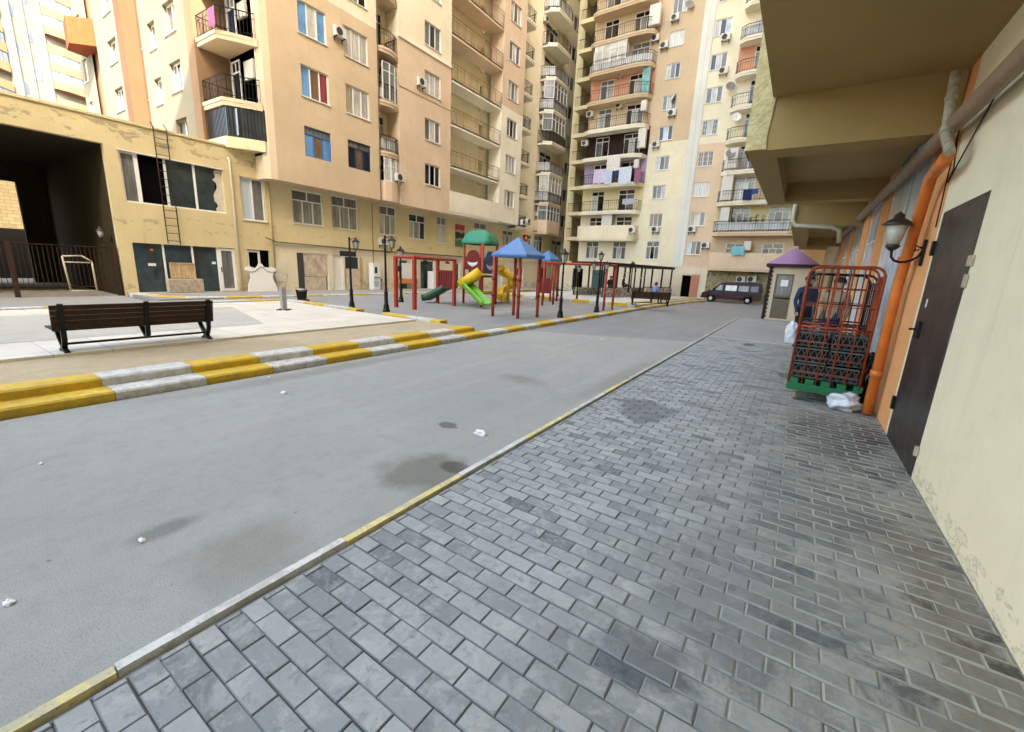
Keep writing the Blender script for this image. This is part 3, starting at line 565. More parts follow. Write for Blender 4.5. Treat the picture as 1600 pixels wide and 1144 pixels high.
# gallery D
w = MB(FX(-20.85)); gd = [(26.0, 26.5, FZ[k]+.12, FZ[k]+1.75) for k in range(7)]
w.wall(21.66, 27.0, 5.0, H, gd, .5); w.build('wall', M_CREAM, ap, recalc=False)
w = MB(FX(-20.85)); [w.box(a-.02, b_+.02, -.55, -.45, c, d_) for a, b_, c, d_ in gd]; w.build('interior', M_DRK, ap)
MB(bx).box(21.66, 26.98, -1.2, .0, 4.98, 5.12).box(21.66, 26.98, -.12, .03, 5.12, 6.38).build('gallery_parapet', M_PALE, ap)
for k in range(1, 7): balcony(ap, bx, [(21.67, -1.2), (21.67, -.02), (26.98, -.02), (26.98, -1.2)], FZ[k]+.48, .2, M_PALE if k < 4 else M_PINK, .85, plain('rail_tan', (.22, .15, .08), .6), step=.13)
# F: small balconies, G: large rounded balconies, plain strip with windows
GP_ = FX(-20.7)
hf = [(29.95, 31.1, FZ[k]+.1, FZ[k]+1.95) for k in range(8)]; hg = [(34.4, 36.5, FZ[k]+.1, FZ[k]+1.95) for k in range(9)]; hh = [(39.2, 40.7, FZ[k]+.95, FZ[k]+2.1) for k in range(9)]
w = MB(GP_); w.wall(29.78, 43, 5.0, 13.0, [h for h in hf+hg+hh if h[3] < 13], .1); w.wall(29.78, 43, 13.0, H, [h for h in hf+hg+hh if h[3] > 13], .1); w.build('wall', M_CREAM, ap, recalc=False)
for k, h in enumerate(hf): window(ap, GP_, *h, ['gd', 'dg', 'sd', 'gg', 'wd', 'ss', 'dg', 'sd'][k], tr=.22, depth=.09, sill=False, name='balcony_door')
for k, h in enumerate(hg): window(ap, GP_, *h, ['sws', 'dgs', 'gdd', 'sws', 'wsw', 'sgd', 'gds', 'dsd', 'sgd'][k], tr=.22, depth=.09, sill=False, name='balcony_door')
for k, h in enumerate(hh): window(ap, GP_, *h, ['dd', 'gd', 'gg', 'sg', 'dg', 'gs', 'dg', 'gd', 'dd'][k], depth=.09)
smallb = [(29.85, 0), (29.85, .82), (30.1, 1.0), (31.2, 1.0), (31.45, .85), (31.45, 0)]
for k in range(0, 8): balcony(ap, GP_, smallb, FZ[k]+.05, .22, M_PALE, .85, sheet=M_FROST if k in (0, 3) else None)
bigb = [(33.9, 0), (33.9, .5), (34.3, 1.2), (36.6, 1.2), (37.3, .9), (37.4, 0)]
for k in range(0, 9): balcony(ap, GP_, bigb, FZ[k]+.08, .26, M_PINK if k in (0, 1) else M_PALE, .85, sheet=M_FROST if k in (1, 2, 4, 5, 7) else None, sheet_h=.7, solid=.95 if k == 0 else 0, step=.14)
for k in (0, 1, 3, 4):     # glazed-in balconies of the rounded stack
    fr = MB(GP_); gl = MB(GP_); cv = bigb[1:-1]; zb, zt = FZ[k]+.95, FZ[k]+2.25
    for a, b_ in zip(cv, cv[1:]):
        n = max(1, int(math.hypot(b_[0]-a[0], b_[1]-a[1])/.55))
        for i in range(n):
            p = (a[0]+(b_[0]-a[0])*i/n, a[1]+(b_[1]-a[1])*i/n); fr.box(p[0]-.03, p[0]+.03, p[1]-.1, p[1]-.04, zb, zt)
        gl.quad((a[0], a[1]-.08, zb), (b_[0], b_[1]-.08, zb), (b_[0], b_[1]-.08, zt), (a[0], a[1]-.08, zt))
    for z in (zb, zt-.4, zt): fr.tube([(p[0], p[1]-.07, z) for p in cv], .03, 4)
    o = fr.build('glazed_balcony', W_WHITE, ap); gl.build('pane', G['g'] if k != 1 else G['s'], o, recalc=False)
w = MB(); w.box(-40, -20.9, 10.6, 43, H-.2, H); w.box(-40, -24, 10.6, 43, 2, H-.2); w.build('roof', M_GREY, ap)
one(MB(bx).tube([(16.13, .03, 30), (16.13, .03, 4.9), (16.25, -.9, 4.8), (16.25, -.92, .1)], .022, 8), 'downpipe', plain('grey_pipe', (.20, .16, .12), .6), 'thin dark downpipe at the edge of the tan bay', 'pipe')
# notch at the corner with angular balconies
nt_ = MB(); X0, Yb = -22.05, 10.2
nt_.quad((X0, Yb, 5.9), (-19.9, Yb, 5.9), (-19.9, Yb, H), (X0, Yb, H)); nt_.build('notch_wall', M_PALE, ap, recalc=False)
ny = FY(10.2); angular = [(-22.05, 0), (-22.05, 1.2), (-20.45, 1.15), (-20.1, .6), (-19.75, -.05)]
MB(ny).prism(angular, 6.0, 6.42).build('bay_base', M_YEL, ap)
bars = MB(ny); gl = MB(ny)
for a, b_ in zip(angular[1:], angular[2:]):
    n = max(2, int(math.hypot(b_[0]-a[0], b_[1]-a[1])/.11))
    for i in range(n+1): u, o_ = a[0]+(b_[0]-a[0])*i/n, a[1]+(b_[1]-a[1])*i/n; bars.box(u-.012, u+.012, o_-.04, o_-.02, 6.42, 7.62)
    gl.quad((a[0], a[1]-.09, 6.42), (b_[0], b_[1]-.09, 6.42), (b_[0], b_[1]-.09, 7.62), (a[0], a[1]-.09, 7.62))
o = bars.build('barred_window', W_RUST, ap, label='dark barred corner window'); gl.build('pane', G['t'], o, recalc=False)
pane_box(o, ny, -20.35, -20.15, 6.5, 7.5, .80, G['l'])
for k, z in enumerate((7.85, 10.2, 12.6, 15.0)):
    balcony(ap, ny, angular, z, .28, M_TAN, .85, W_DARK)
    window(ap, ny, -21.75, -21.05, z+.05, z+1.85, 'd' if k != 1 else 'm', fm=W_WHITE, depth=-.06, tr=.25, sill=False, name='balcony_door')
# ------------------------------------------------------------------ SUNLIT WING
wg = thing('apartment_wing', 'sunlit pale wing of flats rising behind the low ochre building', 'building', (-28, 10, 0))
WY = FY(9.0); kx = .9
def wr(x0, x1, z0, z1): return [(x0, x1, z0+2.275*k, z1+2.275*k) for k in range(-1, 6)]
wcols = wr(-25.05, -23.85, 8.7, 9.88) + wr(-26.95, -26.1, 8.5, 9.6) ; wcols = [h for h in wcols if h[2] > 5.9]
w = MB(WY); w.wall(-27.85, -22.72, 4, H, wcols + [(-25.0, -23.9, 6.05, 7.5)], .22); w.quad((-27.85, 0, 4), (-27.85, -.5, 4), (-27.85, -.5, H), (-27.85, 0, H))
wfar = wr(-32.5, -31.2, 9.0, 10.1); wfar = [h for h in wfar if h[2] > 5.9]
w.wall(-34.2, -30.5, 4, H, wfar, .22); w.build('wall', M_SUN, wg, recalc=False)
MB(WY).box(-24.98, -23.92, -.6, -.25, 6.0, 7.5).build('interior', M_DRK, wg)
wrec = [h for h in wr(-29.3, -28.25, 9.3, 10.4) if h[2] > 5.9]
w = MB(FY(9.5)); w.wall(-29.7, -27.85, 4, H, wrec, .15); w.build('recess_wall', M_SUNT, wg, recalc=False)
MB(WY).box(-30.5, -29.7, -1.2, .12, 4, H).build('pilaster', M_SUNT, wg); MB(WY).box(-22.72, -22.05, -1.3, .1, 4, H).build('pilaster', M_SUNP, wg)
for i, h in enumerate(wcols+wfar): window(wg, WY, *h, random.choice(['gg', 'ng', 'gdg', 'gn']), depth=.2)
for i, h in enumerate(wrec): window(wg, FY(9.5), *h, 'yd', depth=.13)
# far end: coloured loggia column and the last strip
w = MB(FY(9.35)); w.box(-36.6, -34.2, -.5, 0, 4, H); w.build('loggia_column', M_SUNP, wg); 
MB(FY(8.9)).prism([(-37.0, -.5), (-36.8, .55), (-35.4, .75), (-34.3, -.4)], 12.65, 13.95).build('loggia', M_OCR, wg, label='bright orange boxed loggia')
wl_ = [h for h in wr(-37.9, -37.2, 9.2, 10.4) if h[2] > 5.9]
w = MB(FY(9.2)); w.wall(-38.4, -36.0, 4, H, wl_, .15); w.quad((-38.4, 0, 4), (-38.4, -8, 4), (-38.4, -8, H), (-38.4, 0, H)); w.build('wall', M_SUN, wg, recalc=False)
for h in wl_: window(wg, FY(9.2), *h, 'yg', depth=.14)
MB().box(-38.4, -22.2, 10.6, 14, 4, H-.1).build('roof', M_GREY, wg)
# ------------------------------------------------------------------ FAR SUNLIT TOWER
ft = thing('apartment_tower', 'distant washed-out tower with curved orange balcony bands beyond the wing', 'building', (0, 0, 0))
fp = onX(-100, 70, 60); frot = math.radians(24)
fxx = lambda p: (-100 + p[1]*math.cos(frot) - p[0]*math.sin(frot), fp[0] + p[0]*math.cos(frot) + p[1]*math.sin(frot), p[2])
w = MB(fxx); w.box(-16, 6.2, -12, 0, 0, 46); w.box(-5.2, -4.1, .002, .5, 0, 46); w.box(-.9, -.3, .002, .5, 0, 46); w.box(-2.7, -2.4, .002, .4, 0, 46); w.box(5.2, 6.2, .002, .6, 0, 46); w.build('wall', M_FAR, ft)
P_FAR = curtain('pane_far', (.13, .145, .17), 3, (.05, .06, .08), .5)
for k in range(6, 17):
    z = 2.45*k + 1.2
    for a, b_ in ((-.2, 5.1), (-11, -5.3)):
        cv = [(a, 0), (a, .7), (a+(b_-a)*.25, 1.35), (a+(b_-a)*.6, 1.5), (b_-.2, .9), (b_, 0)]
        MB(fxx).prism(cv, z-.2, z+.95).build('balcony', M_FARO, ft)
        if k % 3: 
            c2 = [(u, max(o_-.1, 0)) for u, o_ in cv]; q = MB(fxx)
            for p, r_ in zip(c2, c2[1:]): q.quad((*p, z+.95), (*r_, z+.95), (*r_, z+2.2), (*p, z+2.2))
            q.build('glazing', P_FAR, ft, recalc=False)
    for a in (-3.9, -2.3):
        MB(fxx).box(a, a+1.1, -.02, .03, z+.3, z+1.9).build('window', M_FAR if (k+int(a)) % 2 else P_FAR, ft)
# ------------------------------------------------------------------ END TOWER facing the camera across the yard
TY = 35.5; ty = FY(TY)
tw = thing('apartment_tower', 'tan and cream tower block closing the far end of the yard', 'building', (-9, 35.5, 0))
TP = 2.09; HT = 40.
zt_ = [4.33+2.1*k for k in range(10)]
w2 = [(-10.8, -9.78, z-(1.42 if k == 0 else 1.0), z) for k, z in enumerate(zt_)]; w3 = [(-7.72, -6.66, z-1.0, z) for z in zt_]
g1 = [(-16.1, -14.95, 2.85, 4.28), (-13.66, -12.5, 2.85, 4.28)]
w = MB(ty); w.wall(-11.5, -8.55, 2.4, 11.6, w2[:4], .1); w.wall(-16.8, -11.5, 2.4, 4.5, g1, .1); w.build('wall', M_CREAM, tw, recalc=False)
w = MB(ty); w.wall(-11.5, -8.55, 11.6, HT, w2[4:], .1); w.build('wall', M_TAN, tw, recalc=False)
w = MB(ty); w.wall(-7.8, -5.95, 2.4, 11.15, w3[:4], .1); w.build('wall', M_ROSE, tw, recalc=False)
w = MB(ty); w.wall(-7.8, -5.95, 11.15, HT, w3[4:], .1); w.build('wall', M_CREAM, tw, recalc=False)
pc = MB(ty); pc.box(-8.55, -7.8, -.1, .06, 2.4, HT); pc.box(-8.2, -8.15, .06, .09, 2.4, HT); pc.build('service_strip', stucco('service_grey', (.70, .71, .67), streak=.4), tw)
for k, h in enumerate(w2): window(tw, ty, *h, ['gdg', 'nnd', 'dgs', 'sdg', 'mlm', 'gsg', 'sgd', 'www', 'ggs', 'sgd'][k], tr=.3 if k == 0 else 0, depth=.08)
for k, h in enumerate(w3): window(tw, ty, *h, ['lgd', 'ysg', 'sss', 'nnn', 'gsg', 'gwg', 'dsg', 'sdl', 'gsd', 'sgs'][k], depth=.08, bars=5 if k in (3, 4) else 0, label='window boarded up in brown' if k == 3 else None)
for h in g1: window(tw, ty, *h, 'gsg', tr=.3, depth=.08)
bayc = [M_CREAM, M_YEL, M_LAV, M_BRN, M_TAN, M_SAL, M_TAN, M_TAN, M_TAN, M_TAN]
zb = [4.55+TP*k for k in range(11)]
for k in range(10):
    d1, d2 = (-15.95, -14.8, zb[k]+.1, zb[k]+1.72), (-13.55, -12.2, zb[k]+.1, zb[k]+1.72)
    m = MB(ty); m.wall(-16.8, -11.5, zb[k], zb[k+1], [d1, d2], .08); m.build('bay_wall', bayc[k], tw, recalc=False)
    for d_, c in ((d1, ['nd', 'sd', 'gd', 'gd', 'sg', 'gs', 'sd', 'dd', 'gd', 'dg'][k]), (d2, ['dn', 'dg', 'sd', 'dsd', 'dsg', 'dsd', 'ggg', 'dgd', 'sgd', 'dg'][k])):
        window(tw, ty, *d_, c, tr=.22, depth=.06, sill=False, name='balcony_door')
round_ = [(-16.7, 0), (-16.7, .72), (-16.3, .92), (-13.0, 1.0), (-12.2, .92), (-11.75, .65), (-11.6, 0)]
for k in range(10):
    balcony(tw, ty, round_, zb[k], .26, [M_CREAM, M_PALE, M_CREAM, M_PALE, M_PALE, M_TAN, M_TAN, M_TAN, M_TAN, M_TAN][k], .8, W_DARK, .16, solid=.95 if k == 0 else 0, sheet=M_FROST if k == 6 else None, sheet_h=.5)
fr = MB(ty); gl = MB(ty)
cv = [(-16.25, .85), (-13.7, .92), (-13.7, .0)]
for a, b_, n in ((cv[0], cv[1], 4), (cv[1], cv[2], 2)):
    for i in range(n+1): u, o_ = a[0]+(b_[0]-a[0])*i/n, a[1]+(b_[1]-a[1])*i/n; fr.box(u-.03, u+.03, o_-.03, o_+.03, zb[6]+.5, zb[7]-.27)
    for z in (zb[6]+.6, zb[6]+1.35, zb[7]-.3): fr.tube([(*a, z), (*b_, z)], .03, 4)
    gl.quad((*a, zb[6]+.5), (*b_, zb[6]+.5), (*b_, zb[7]-.3), (*a, zb[7]-.3))
o = fr.build('glazed_balcony', W_WHITE, tw); gl.build('pane', G['w'], o, recalc=False)
q = MB(ty); q.box(-12.35, -11.75, .55, .62, zb[5]+.02, zb[6]-.3); q.build('cyan_screen', G['c'], tw)
# T4: right-hand balcony stack
z4 = [2.45, 4.9] + [4.9+2.05*k for k in range(1, 9)]
b4 = [(-5.9, 0), (-5.9, .55), (-5.5, .85), (-1.2, .95), (-.6, .6), (-.5, 0)]
c4 = [M_TAN, M_YEL, M_TAN, M_PALE, M_CREAM, M_PALE, M_SAL, M_CREAM, M_CREAM]
for k in range(9):
    hs = [(-4.95, -3.7, z4[k]+.1, z4[k]+1.75), (-2.6, -1.3, z4[k]+.1, z4[k]+1.75)]; m = MB(ty); m.wall(-5.95, 1.2, z4[k], z4[k+1], hs, .08); m.build('bay_wall', c4[k], tw, recalc=False)
    for h, c in zip(hs, (['dsg', 'dgg', 'ssg', 'nd', 'dmd', 'ds', 'nd', 'sg', 'sg'][k], ['mgd', 'gmg', 'gs', 'dd', 'ds', 'dg', 'gd', 'sg', 'gg'][k])): window(tw, ty, *h, c, tr=.22, depth=.06, sill=False, name='balcony_door')
    balcony(tw, ty, b4, z4[k], .25, [M_ROSE, M_ROSE, M_CREAM, M_PALE, M_CREAM, M_PALE, M_PALE, M_PALE, M_PALE][k], .75, W_DARK, .16, solid=1.02 if k == 0 else 0, sheet=M_FROST if k in (1, 7) else None, sheet_h=.55)
gd = [(-17.2, -16.2, .02, 1.95), (-15.3, -14.2, .02, 1.9), (-7.72, -7.05, .02, 1.75)]
w = MB(ty); w.wall(-18.6, -5.95, 0, 2.4, gd, .2); w.build('ground_wall', M_GREY, tw, recalc=False)
MB(ty).box(-17.2, -16.2, -.3, -.18, 0, 2).box(-7.72, -7.05, -.6, -.19, 0, 1.8).build('interior', M_DRK, tw); MB(ty).box(-15.3, -14.2, -.14, -.1, 0, 1.9).build('door', plain('teal_door', (.06, .11, .10), .4), tw)
bkm = stucco('brick_patch', (.50, .24, .14), dirt=.6); MB(ty).box(-7.05, -6.45, .0, .04, .1, 1.8).build('brick_panel', bkm, tw); MB(ty).box(-7.75, -6.4, .0, .06, 1.8, 1.92).build('lintel', M_ROSE, tw)
vm, nt, b = base('mural', .85, .2); n = noise(nt, coords(nt), 3.5, 5, .7, .8)
nt.links.new(ramp(nt, n, [(.38, (.05, .10, .04)), (.47, (.30, .28, .16)), (.55, (.42, .36, .22)), (.62, (.30, .12, .06)), (.7, (.08, .16, .05))]), b.inputs['Base Color'])
MB(FY(35.55)).box(-5.95, 1.2, -.2, 0, 0, 2.4).build('ground_wall', vm, tw, label='ground floor wall painted with green foliage')
# stair link: open landings between the two blocks
w = MB(); w.box(-20.7, -18.6, 41, 42, 0, HT); w.box(-18.6, -16.8, 39.5, 39.7, 0, HT); w.quad((-16.8, 35.5, 0), (-16.8, 39.5, 0), (-16.8, 39.5, HT), (-16.8, 35.5, HT)); w.build('stair_wall', M_UNDER, tw, recalc=False)
w = MB(); w.box(-19.3, -18.6, 37.4, 41, 0, HT); w.build('stair_pier', M_YEL, tw)
for k in range(14):
    z = 2.3+2.45*k*.88; s_ = MB(); s_.box(-18.6, -16.8, 36.3, 39.5, z, z+.3); s_ = s_.build('landing', M_YEL, tw)
    r = MB(); r.tube([(-18.6, 36.4, z+1.05), (-16.8, 36.4, z+1.05)], .025, 5)
    for i in range(13): r.box(-18.55+i*.14-.008, -18.55+i*.14+.008, 36.39, 36.41, z+.3, z+1.05)
    r.build('railing', W_RUST, s_)
MB().box(-16.8, 1.2, 35.85, 46, 0, HT).box(-16.8, 1.2, 35.55, 35.8, HT-.1, HT).build('roof', M_GREY, tw)
# ------------------------------------------------------------------ RIGHT-HAND BUILDING over the sidewalk
rb = thing('corner_building', 'ochre building with jutting upper floors beside the sidewalk, orange bays and a steel door', 'building', (1.5, 8, 0))
rx = FX(1.06, -1)
w = MB(rx); w.wall(-40, 6.02, 0, 3.9, [(4.69, 5.93, 0, 2.33)], .06); w.build('wall', M_NEAR, rb, recalc=False)
w = MB(rx); w.wall(6.02, 7.12, 0, 3.9, [], .1); w.quad((7.12, 0, 0), (7.12, -.12, 0), (7.12, -.12, 3.9), (7.12, 0, 3.9)); w.build('orange_wall', M_ORG, rb, recalc=False)
for a, b_ in ((9.75, 10.6), (12.3, 13.3), (15.6, 16.6), (18.6, 20.2)): MB(rx).box(a, b_, -.12, .02, 0, 3.9).build('pilaster', M_ORG, rb)
MB(rx).box(20.2, 34.8, -.1, .0, 0, 3.75).build('far_wall', M_TAN, rb)
pm2, nt, b = base('blue_film', .14, .8); n = noise(nt, coords(nt, (1, 1, .35)), 1.4, 5, .6, .8); n2 = noise(nt, coords(nt), .6, 2)
c_ = ramp(nt, n, [(.3, (.26, .44, .62)), (.46, (.56, .70, .82)), (.6, (.78, .84, .86)), (.75, (.82, .84, .84))]); c_ = mix(nt, c_, (.36, .54, .72), ramp(nt, n2, [(.5, 0.), (.65, .4)])); nt.links.new(c_, b.inputs['Base Color'])
for a, b_ in ((7.12, 9.75), (10.6, 12.3), (13.3, 15.6), (16.6, 18.6)):
    f = MB(rx)
    for u in (a+.02, b_-.02): f.box(u-.02, u+.02, -.08, -.012, .25, 3.9)
    f.box((a+b_)/2-.012, (a+b_)/2+.012, -.08, -.017, .28, 3.9); f.box(a, b_, -.079, -.01, .2, .28); f.box(a, b_, -.078, -.018, 2.45, 2.48); f = f.build('shop_window', W_AC, rb); pane_box(f, rx, a, b_, .27, 3.9, -.022, pm2)
    MB(rx).box(a, b_, -.12, -.02, 0, .2).build('plinth', M_GREY, rb)
# steel door
dm, nt, b = base('old_steel', .42, .5); co = coords(nt); n = noise(nt, co, 3, 7, .7, .5); n2 = noise(nt, coords(nt, (1, 12, .6)), 2.2, 5, .6)
c_ = ramp(nt, n, [(.3, (.018, .0135, .011)), (.6, (.038, .030, .025)), (.8, (.085, .07, .06))]); c_ = mix(nt, c_, (.30, .27, .24), ramp(nt, n2, [(.60, 0.), (.70, .35)])); nt.links.new(c_, b.inputs['Base Color'])
nt.links.new(ramp(nt, n, [(.3, .3), (.7, .55)]), b.inputs['Roughness']); bump(nt, b, noise(nt, co, 2.2, 2), .3, .02)
dr = MB(rx).box(4.70, 5.925, -.05, .004, .015, 2.325).build('door', dm, rb, bevel=.004)
h = MB(rx); h.box(5.90, 5.96, .004, .03, 1.92, 2.06); h.box(5.90, 5.96, .004, .03, .32, .46); h.build('hinge', W_BLK, dr)
h = MB(rx); h.box(5.62, 5.74, .004, .03, 1.12, 1.28); h.box(5.70, 5.72, .03, .08, 1.19, 1.21); h.build('lock', W_BLK, dr)
h = MB(rx); h.box(4.62, 4.72, .004, .02, 1.78, 1.86); h.box(4.64, 4.70, .004, .02, 1.62, 1.72); h.box(4.66, 4.70, .005, .03, .22, .30); h.build('latch', plain('brass_plate', (.42, .36, .24), .4), dr)
MB(rx).box(5.66, 5.70, .004, .007, 1.42, 1.50).build('sticker', W_WHITE, dr)
# jutting floors
u = MB(); u.box(-.61, 1.07, -40, .5, 3.72, 28.5); u.box(-.61, 1.07, .5, 6.32, 3.72, H+4); u.box(1.4, 14, -40, .5, 0.1, 28.5); u.box(1.4, 14, .5, 34.8, .1, H+4); u.box(1.07, 1.4, -40, 34.8, 3.91, 28.)  # unseen heights stepped to shade the yard and leave the wing in sun
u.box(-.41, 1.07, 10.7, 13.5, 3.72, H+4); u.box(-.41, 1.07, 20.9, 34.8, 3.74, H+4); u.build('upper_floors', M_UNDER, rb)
def coffer(y0, y1, x0, zb, ztop, mat, rim=.31, dep=.34):
    c = MB(); c.box(x0, 1.05, y0, y0+.42, zb, ztop); c.box(x0, 1.05, y1-.35, y1, zb, ztop); c.box(x0, x0+rim, y0+.42, y1-.35, zb, ztop); c.box(x0+rim, 1.05, y0+.42, y1-.35, zb+dep, ztop); return c.build('coffered_slab', mat, rb)
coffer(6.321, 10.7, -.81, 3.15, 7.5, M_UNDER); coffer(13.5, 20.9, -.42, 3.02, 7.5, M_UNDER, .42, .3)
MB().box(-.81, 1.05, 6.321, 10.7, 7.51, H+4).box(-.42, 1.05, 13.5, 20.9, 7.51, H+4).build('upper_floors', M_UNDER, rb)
rough, nt, b = base('rough_plaster', .95, .1); co = coords(nt); n = noise(nt, co, 16, 6, .75); n2 = noise(nt, co, 5, 4)
nt.links.new(ramp(nt, n, [(.3, (.40, .32, .15)), (.6, (.55, .46, .24))]), b.inputs['Base Color']); bump(nt, b, n2, 1., .06)
pl_ = MB(); rr = random.Random(3)
zs = [3.16+i*.13 for i in range(44)]; vs = []
for z in zs:
    vs += [(-.83+rr.uniform(-.008, .008), 6.30, z), (-.72, 6.285+rr.uniform(-.012, .012), z), (-.585+rr.uniform(-.03, .02), 6.30, z)]
pl_.add(vs, [(i*3+j, i*3+j+1, i*3+j+4, i*3+j+3) for i in range(len(zs)-1) for j in (0, 1)], True)
pl_.add([(-.83, 6.30, 3.16), (-.83, 6.30, zs[-1]), (-.835, 6.9, zs[-1]), (-.835, 6.9, 3.16)], [(0, 1, 2, 3)]); pl_.build('rough_edge', rough, rb)
wl = MB(rx); wl.tube([(6.2, .02, 3.3), (5.9, .02, 2.72), (6.0, .02, 2.62), (5.2, .015, 3.1), (4.4, .015, 3.3)], .006, 5); wl.tube([(6.05, .02, 3.35), (6.08, .02, 2.95), (6.02, .02, 2.2)], .006, 5)
one(wl, 'wall_cable', W_BLK, 'thin black cable looping on the pale wall above the steel door', 'cable')
# pipes
bp_ = plain('brown_pipe', (.26, .18, .11), .55, .4)
pp = MB(); pa = (.93, *onX(.93, 1600, 112)); pb = (.93, *onX(.93, 1437, 252)); d_ = Vector(pb)-Vector(pa); d_.normalize()
z_at = lambda y: 3.05 + .012*(y-5)
pp.tube([(.93, y, z_at(y)) for y in (-3, 2, 5, 8, 12, 20)], .068, 12)
one(pp, 'drain_pipe', bp_, 'thick brown drain pipe slung under the overhang along the wall', 'pipe')
op = plain('orange_pipe', (.62, .17, .03), .42, .4, var=.2, nscale=5)
one(MB().tube([(.90, *onX(.90, 1482, 242)), (.90, *onX(.90, 1472, 256)), (.93, *onX(.93, 1455, 276)), (.95, *onX(.95, 1447, 300)), (.955, 6.66, 1.6), (.955, 6.66, .05)], .052, 12).tube([(.955, 6.66, .52), (.955, 6.66, .60)], .063, 12).tube([(.955, 6.66, 1.9), (.955, 6.66, 1.94)], .063, 12), 'downpipe', op, 'orange downpipe beside the steel door', 'pipe')
one(MB().tube([(.86, *onX(.86, 1494, 112)), (.87, *onX(.87, 1484, 170)), (.88, *onX(.88, 1478, 210)), (.895, *onX(.895, 1484, 238))], .039, 10).tube([(.865, *onX(.865, 1487, 150)), (.867, *onX(.867, 1486, 158))], .046, 10).tube([(.878, *onX(.878, 1479, 198)), (.882, *onX(.882, 1479, 208))], .046, 10), 'waste_pipe', plain('old_white_pipe', (.36, .31, .23), .7, var=.3, nscale=20), 'dirty white waste pipe coming down out of the soffit onto the orange pipe', 'pipe')
wp = plain('cream_pipe', (.42, .38, .28), .5)
one(MB().tube([(-.40, 13.4, 3.9), (-.41, 13.4, 3.16), (-.33, 13.36, 3.02), (.42, 13.3, 2.96), (.60, 13.32, 2.88), (.64, 13.4, 2.6)], .05, 10), 'waste_pipe', wp, 'cream pipe hung across the far soffit above the kiosk', 'pipe')
# ------------------------------------------------------------------ STREET LAMPS
KP = .9375
def pg(x, y): return (x*KP, y*KP, .1)
GLS = plain('lamp_glass', (.46, .43, .36), .35, .5, var=.06)
def lantern(par, cx, cy, z, s=1., name='lantern'):
    f = MB(); n = 6
    prof = [(.05, z), (.06, z+.02), (.10, z+.21), (.135, z+.225), (.14, z+.24), (.06, z+.31), (.035, z+.33), (.03, z+.36), (.0, z+.39)]
    f.lathe([(r*s, z+(q-z)*s) for r, q in prof[:2]], cx, cy, 6); MBC = MB().lathe([(r*s, z+(q-z)*s) for r, q in prof[3:]], cx, cy, 6)
    for k in range(n):
        a = 2*PI*k/n; f.tube([(cx+.062*s*math.cos(a), cy+.062*s*math.sin(a), z+.02*s), (cx+.104*s*math.cos(a), cy+.104*s*math.sin(a), z+.23*s)], .008*s, 4)
    o = f.build(name, W_BLK, par); MBC.build('cap', W_BLK, o)
    MB().lathe([(.055*s, z+.022*s), (.096*s, z+.222*s)], cx, cy, 6).build('glass', GLS, o); return o
def lamp_post(label, h, kind, group='street lamps round the playground'):
    t = proto('street_lamp', label, 'street lamp', group)
    p = MB(); p.lathe([(.115, 0), (.115, .05), (.095, .07), (.085, .16), (.09, .18), (.06, .24), (.055, .55), (.066, .58), (.05, .62), (.038, .68), (.03, h-.38), (.042, h-.36), (.03, h-.33), (.026, h-.02), (.04, h), (.0, h+.05)], n=12)
    p.build('post', W_BLK, t)
    if kind == 'side':
        a = MB(); a.tube([(0, 0, h-.42), (.06, 0, h-.46), (.15, 0, h-.45), (.2, 0, h-.38), (.2, 0, h-.32)], .014, 6); a.tube([(.2, 0, h-.38), (.13, 0, h-.34), (.1, 0, h-.38), (.13, 0, h-.4)], .01, 5); a.tube([(0, 0, h-.05), (.1, 0, h-.02), (.2, 0, h+.02)], .01, 5); a.build('bracket', W_BLK, t)
        lantern(t, .2, 0, h-.33, .95)
    elif kind == 'top': lantern(t, 0, 0, h-.05, 1.25)
    else:
        lantern(t, 0, 0, h-.0, .9)
        for s_ in (-1, 1):
            a = MB(); a.tube([(0, 0, h-.5), (.08*s_, 0, h-.56), (.2*s_, 0, h-.52), (.24*s_, 0, h-.42), (.24*s_, 0, h-.34)], .014, 6); a.build('bracket', W_BLK, t); lantern(t, .24*s_, 0, h-.34, .85)
    return t
l1 = lamp_post('black lamp post with a side lantern behind the gap in the plaza kerb, farther left', 2.25, 'side'); put(l1, pg(-13.07, 9.37), YAW+.15)
MB().box(-.30, .20, -.05, .0, 1.68, 1.84).build('name_board', W_BLK, l1, label='blank black board')
dup(l1, pg(-11.62, 9.69), YAW+.15, 'black lamp post with a side lantern between the plaza kerb and the red swing frame', 1.03)
for c in list(COL.objects):
    if c.name.startswith('name_board.') : bpy.data.objects.remove(c)
l3 = lamp_post('black lamp post standing behind the red swing frame', 1.78, 'top'); put(l3, pg(-14.33, 12.77))
MB().box(-.32, .06, -.05, .0, 1.22, 1.45).build('name_board', W_BLK, l3, label='blank black board')
l4 = lamp_post('tall black lamp post with one wide lantern nearest the roadside kerb', 1.82, 'top'); put(l4, pg(-6.96, 13.6), 0, 1.0)
l5 = lamp_post('black lamp post with three lanterns beside the monkey bars at the kerb', 2.0, 'triple'); put(l5, (-6.52, 15.86, .1), YAW-.2)
l6 = dup(l4, pg(-10.36, 22.16), 0, 'black lamp post on the pale paving behind the monkey bars', .86)
l7 = dup(l4, pg(-12.0, 22.9), 0, 'black lamp post farthest left behind the blue pavilion', 1.0)
l8 = dup(l4, (-9.6, 29.0, .24), 0, 'black lamp post rising inside the dark pergola', 1.02)
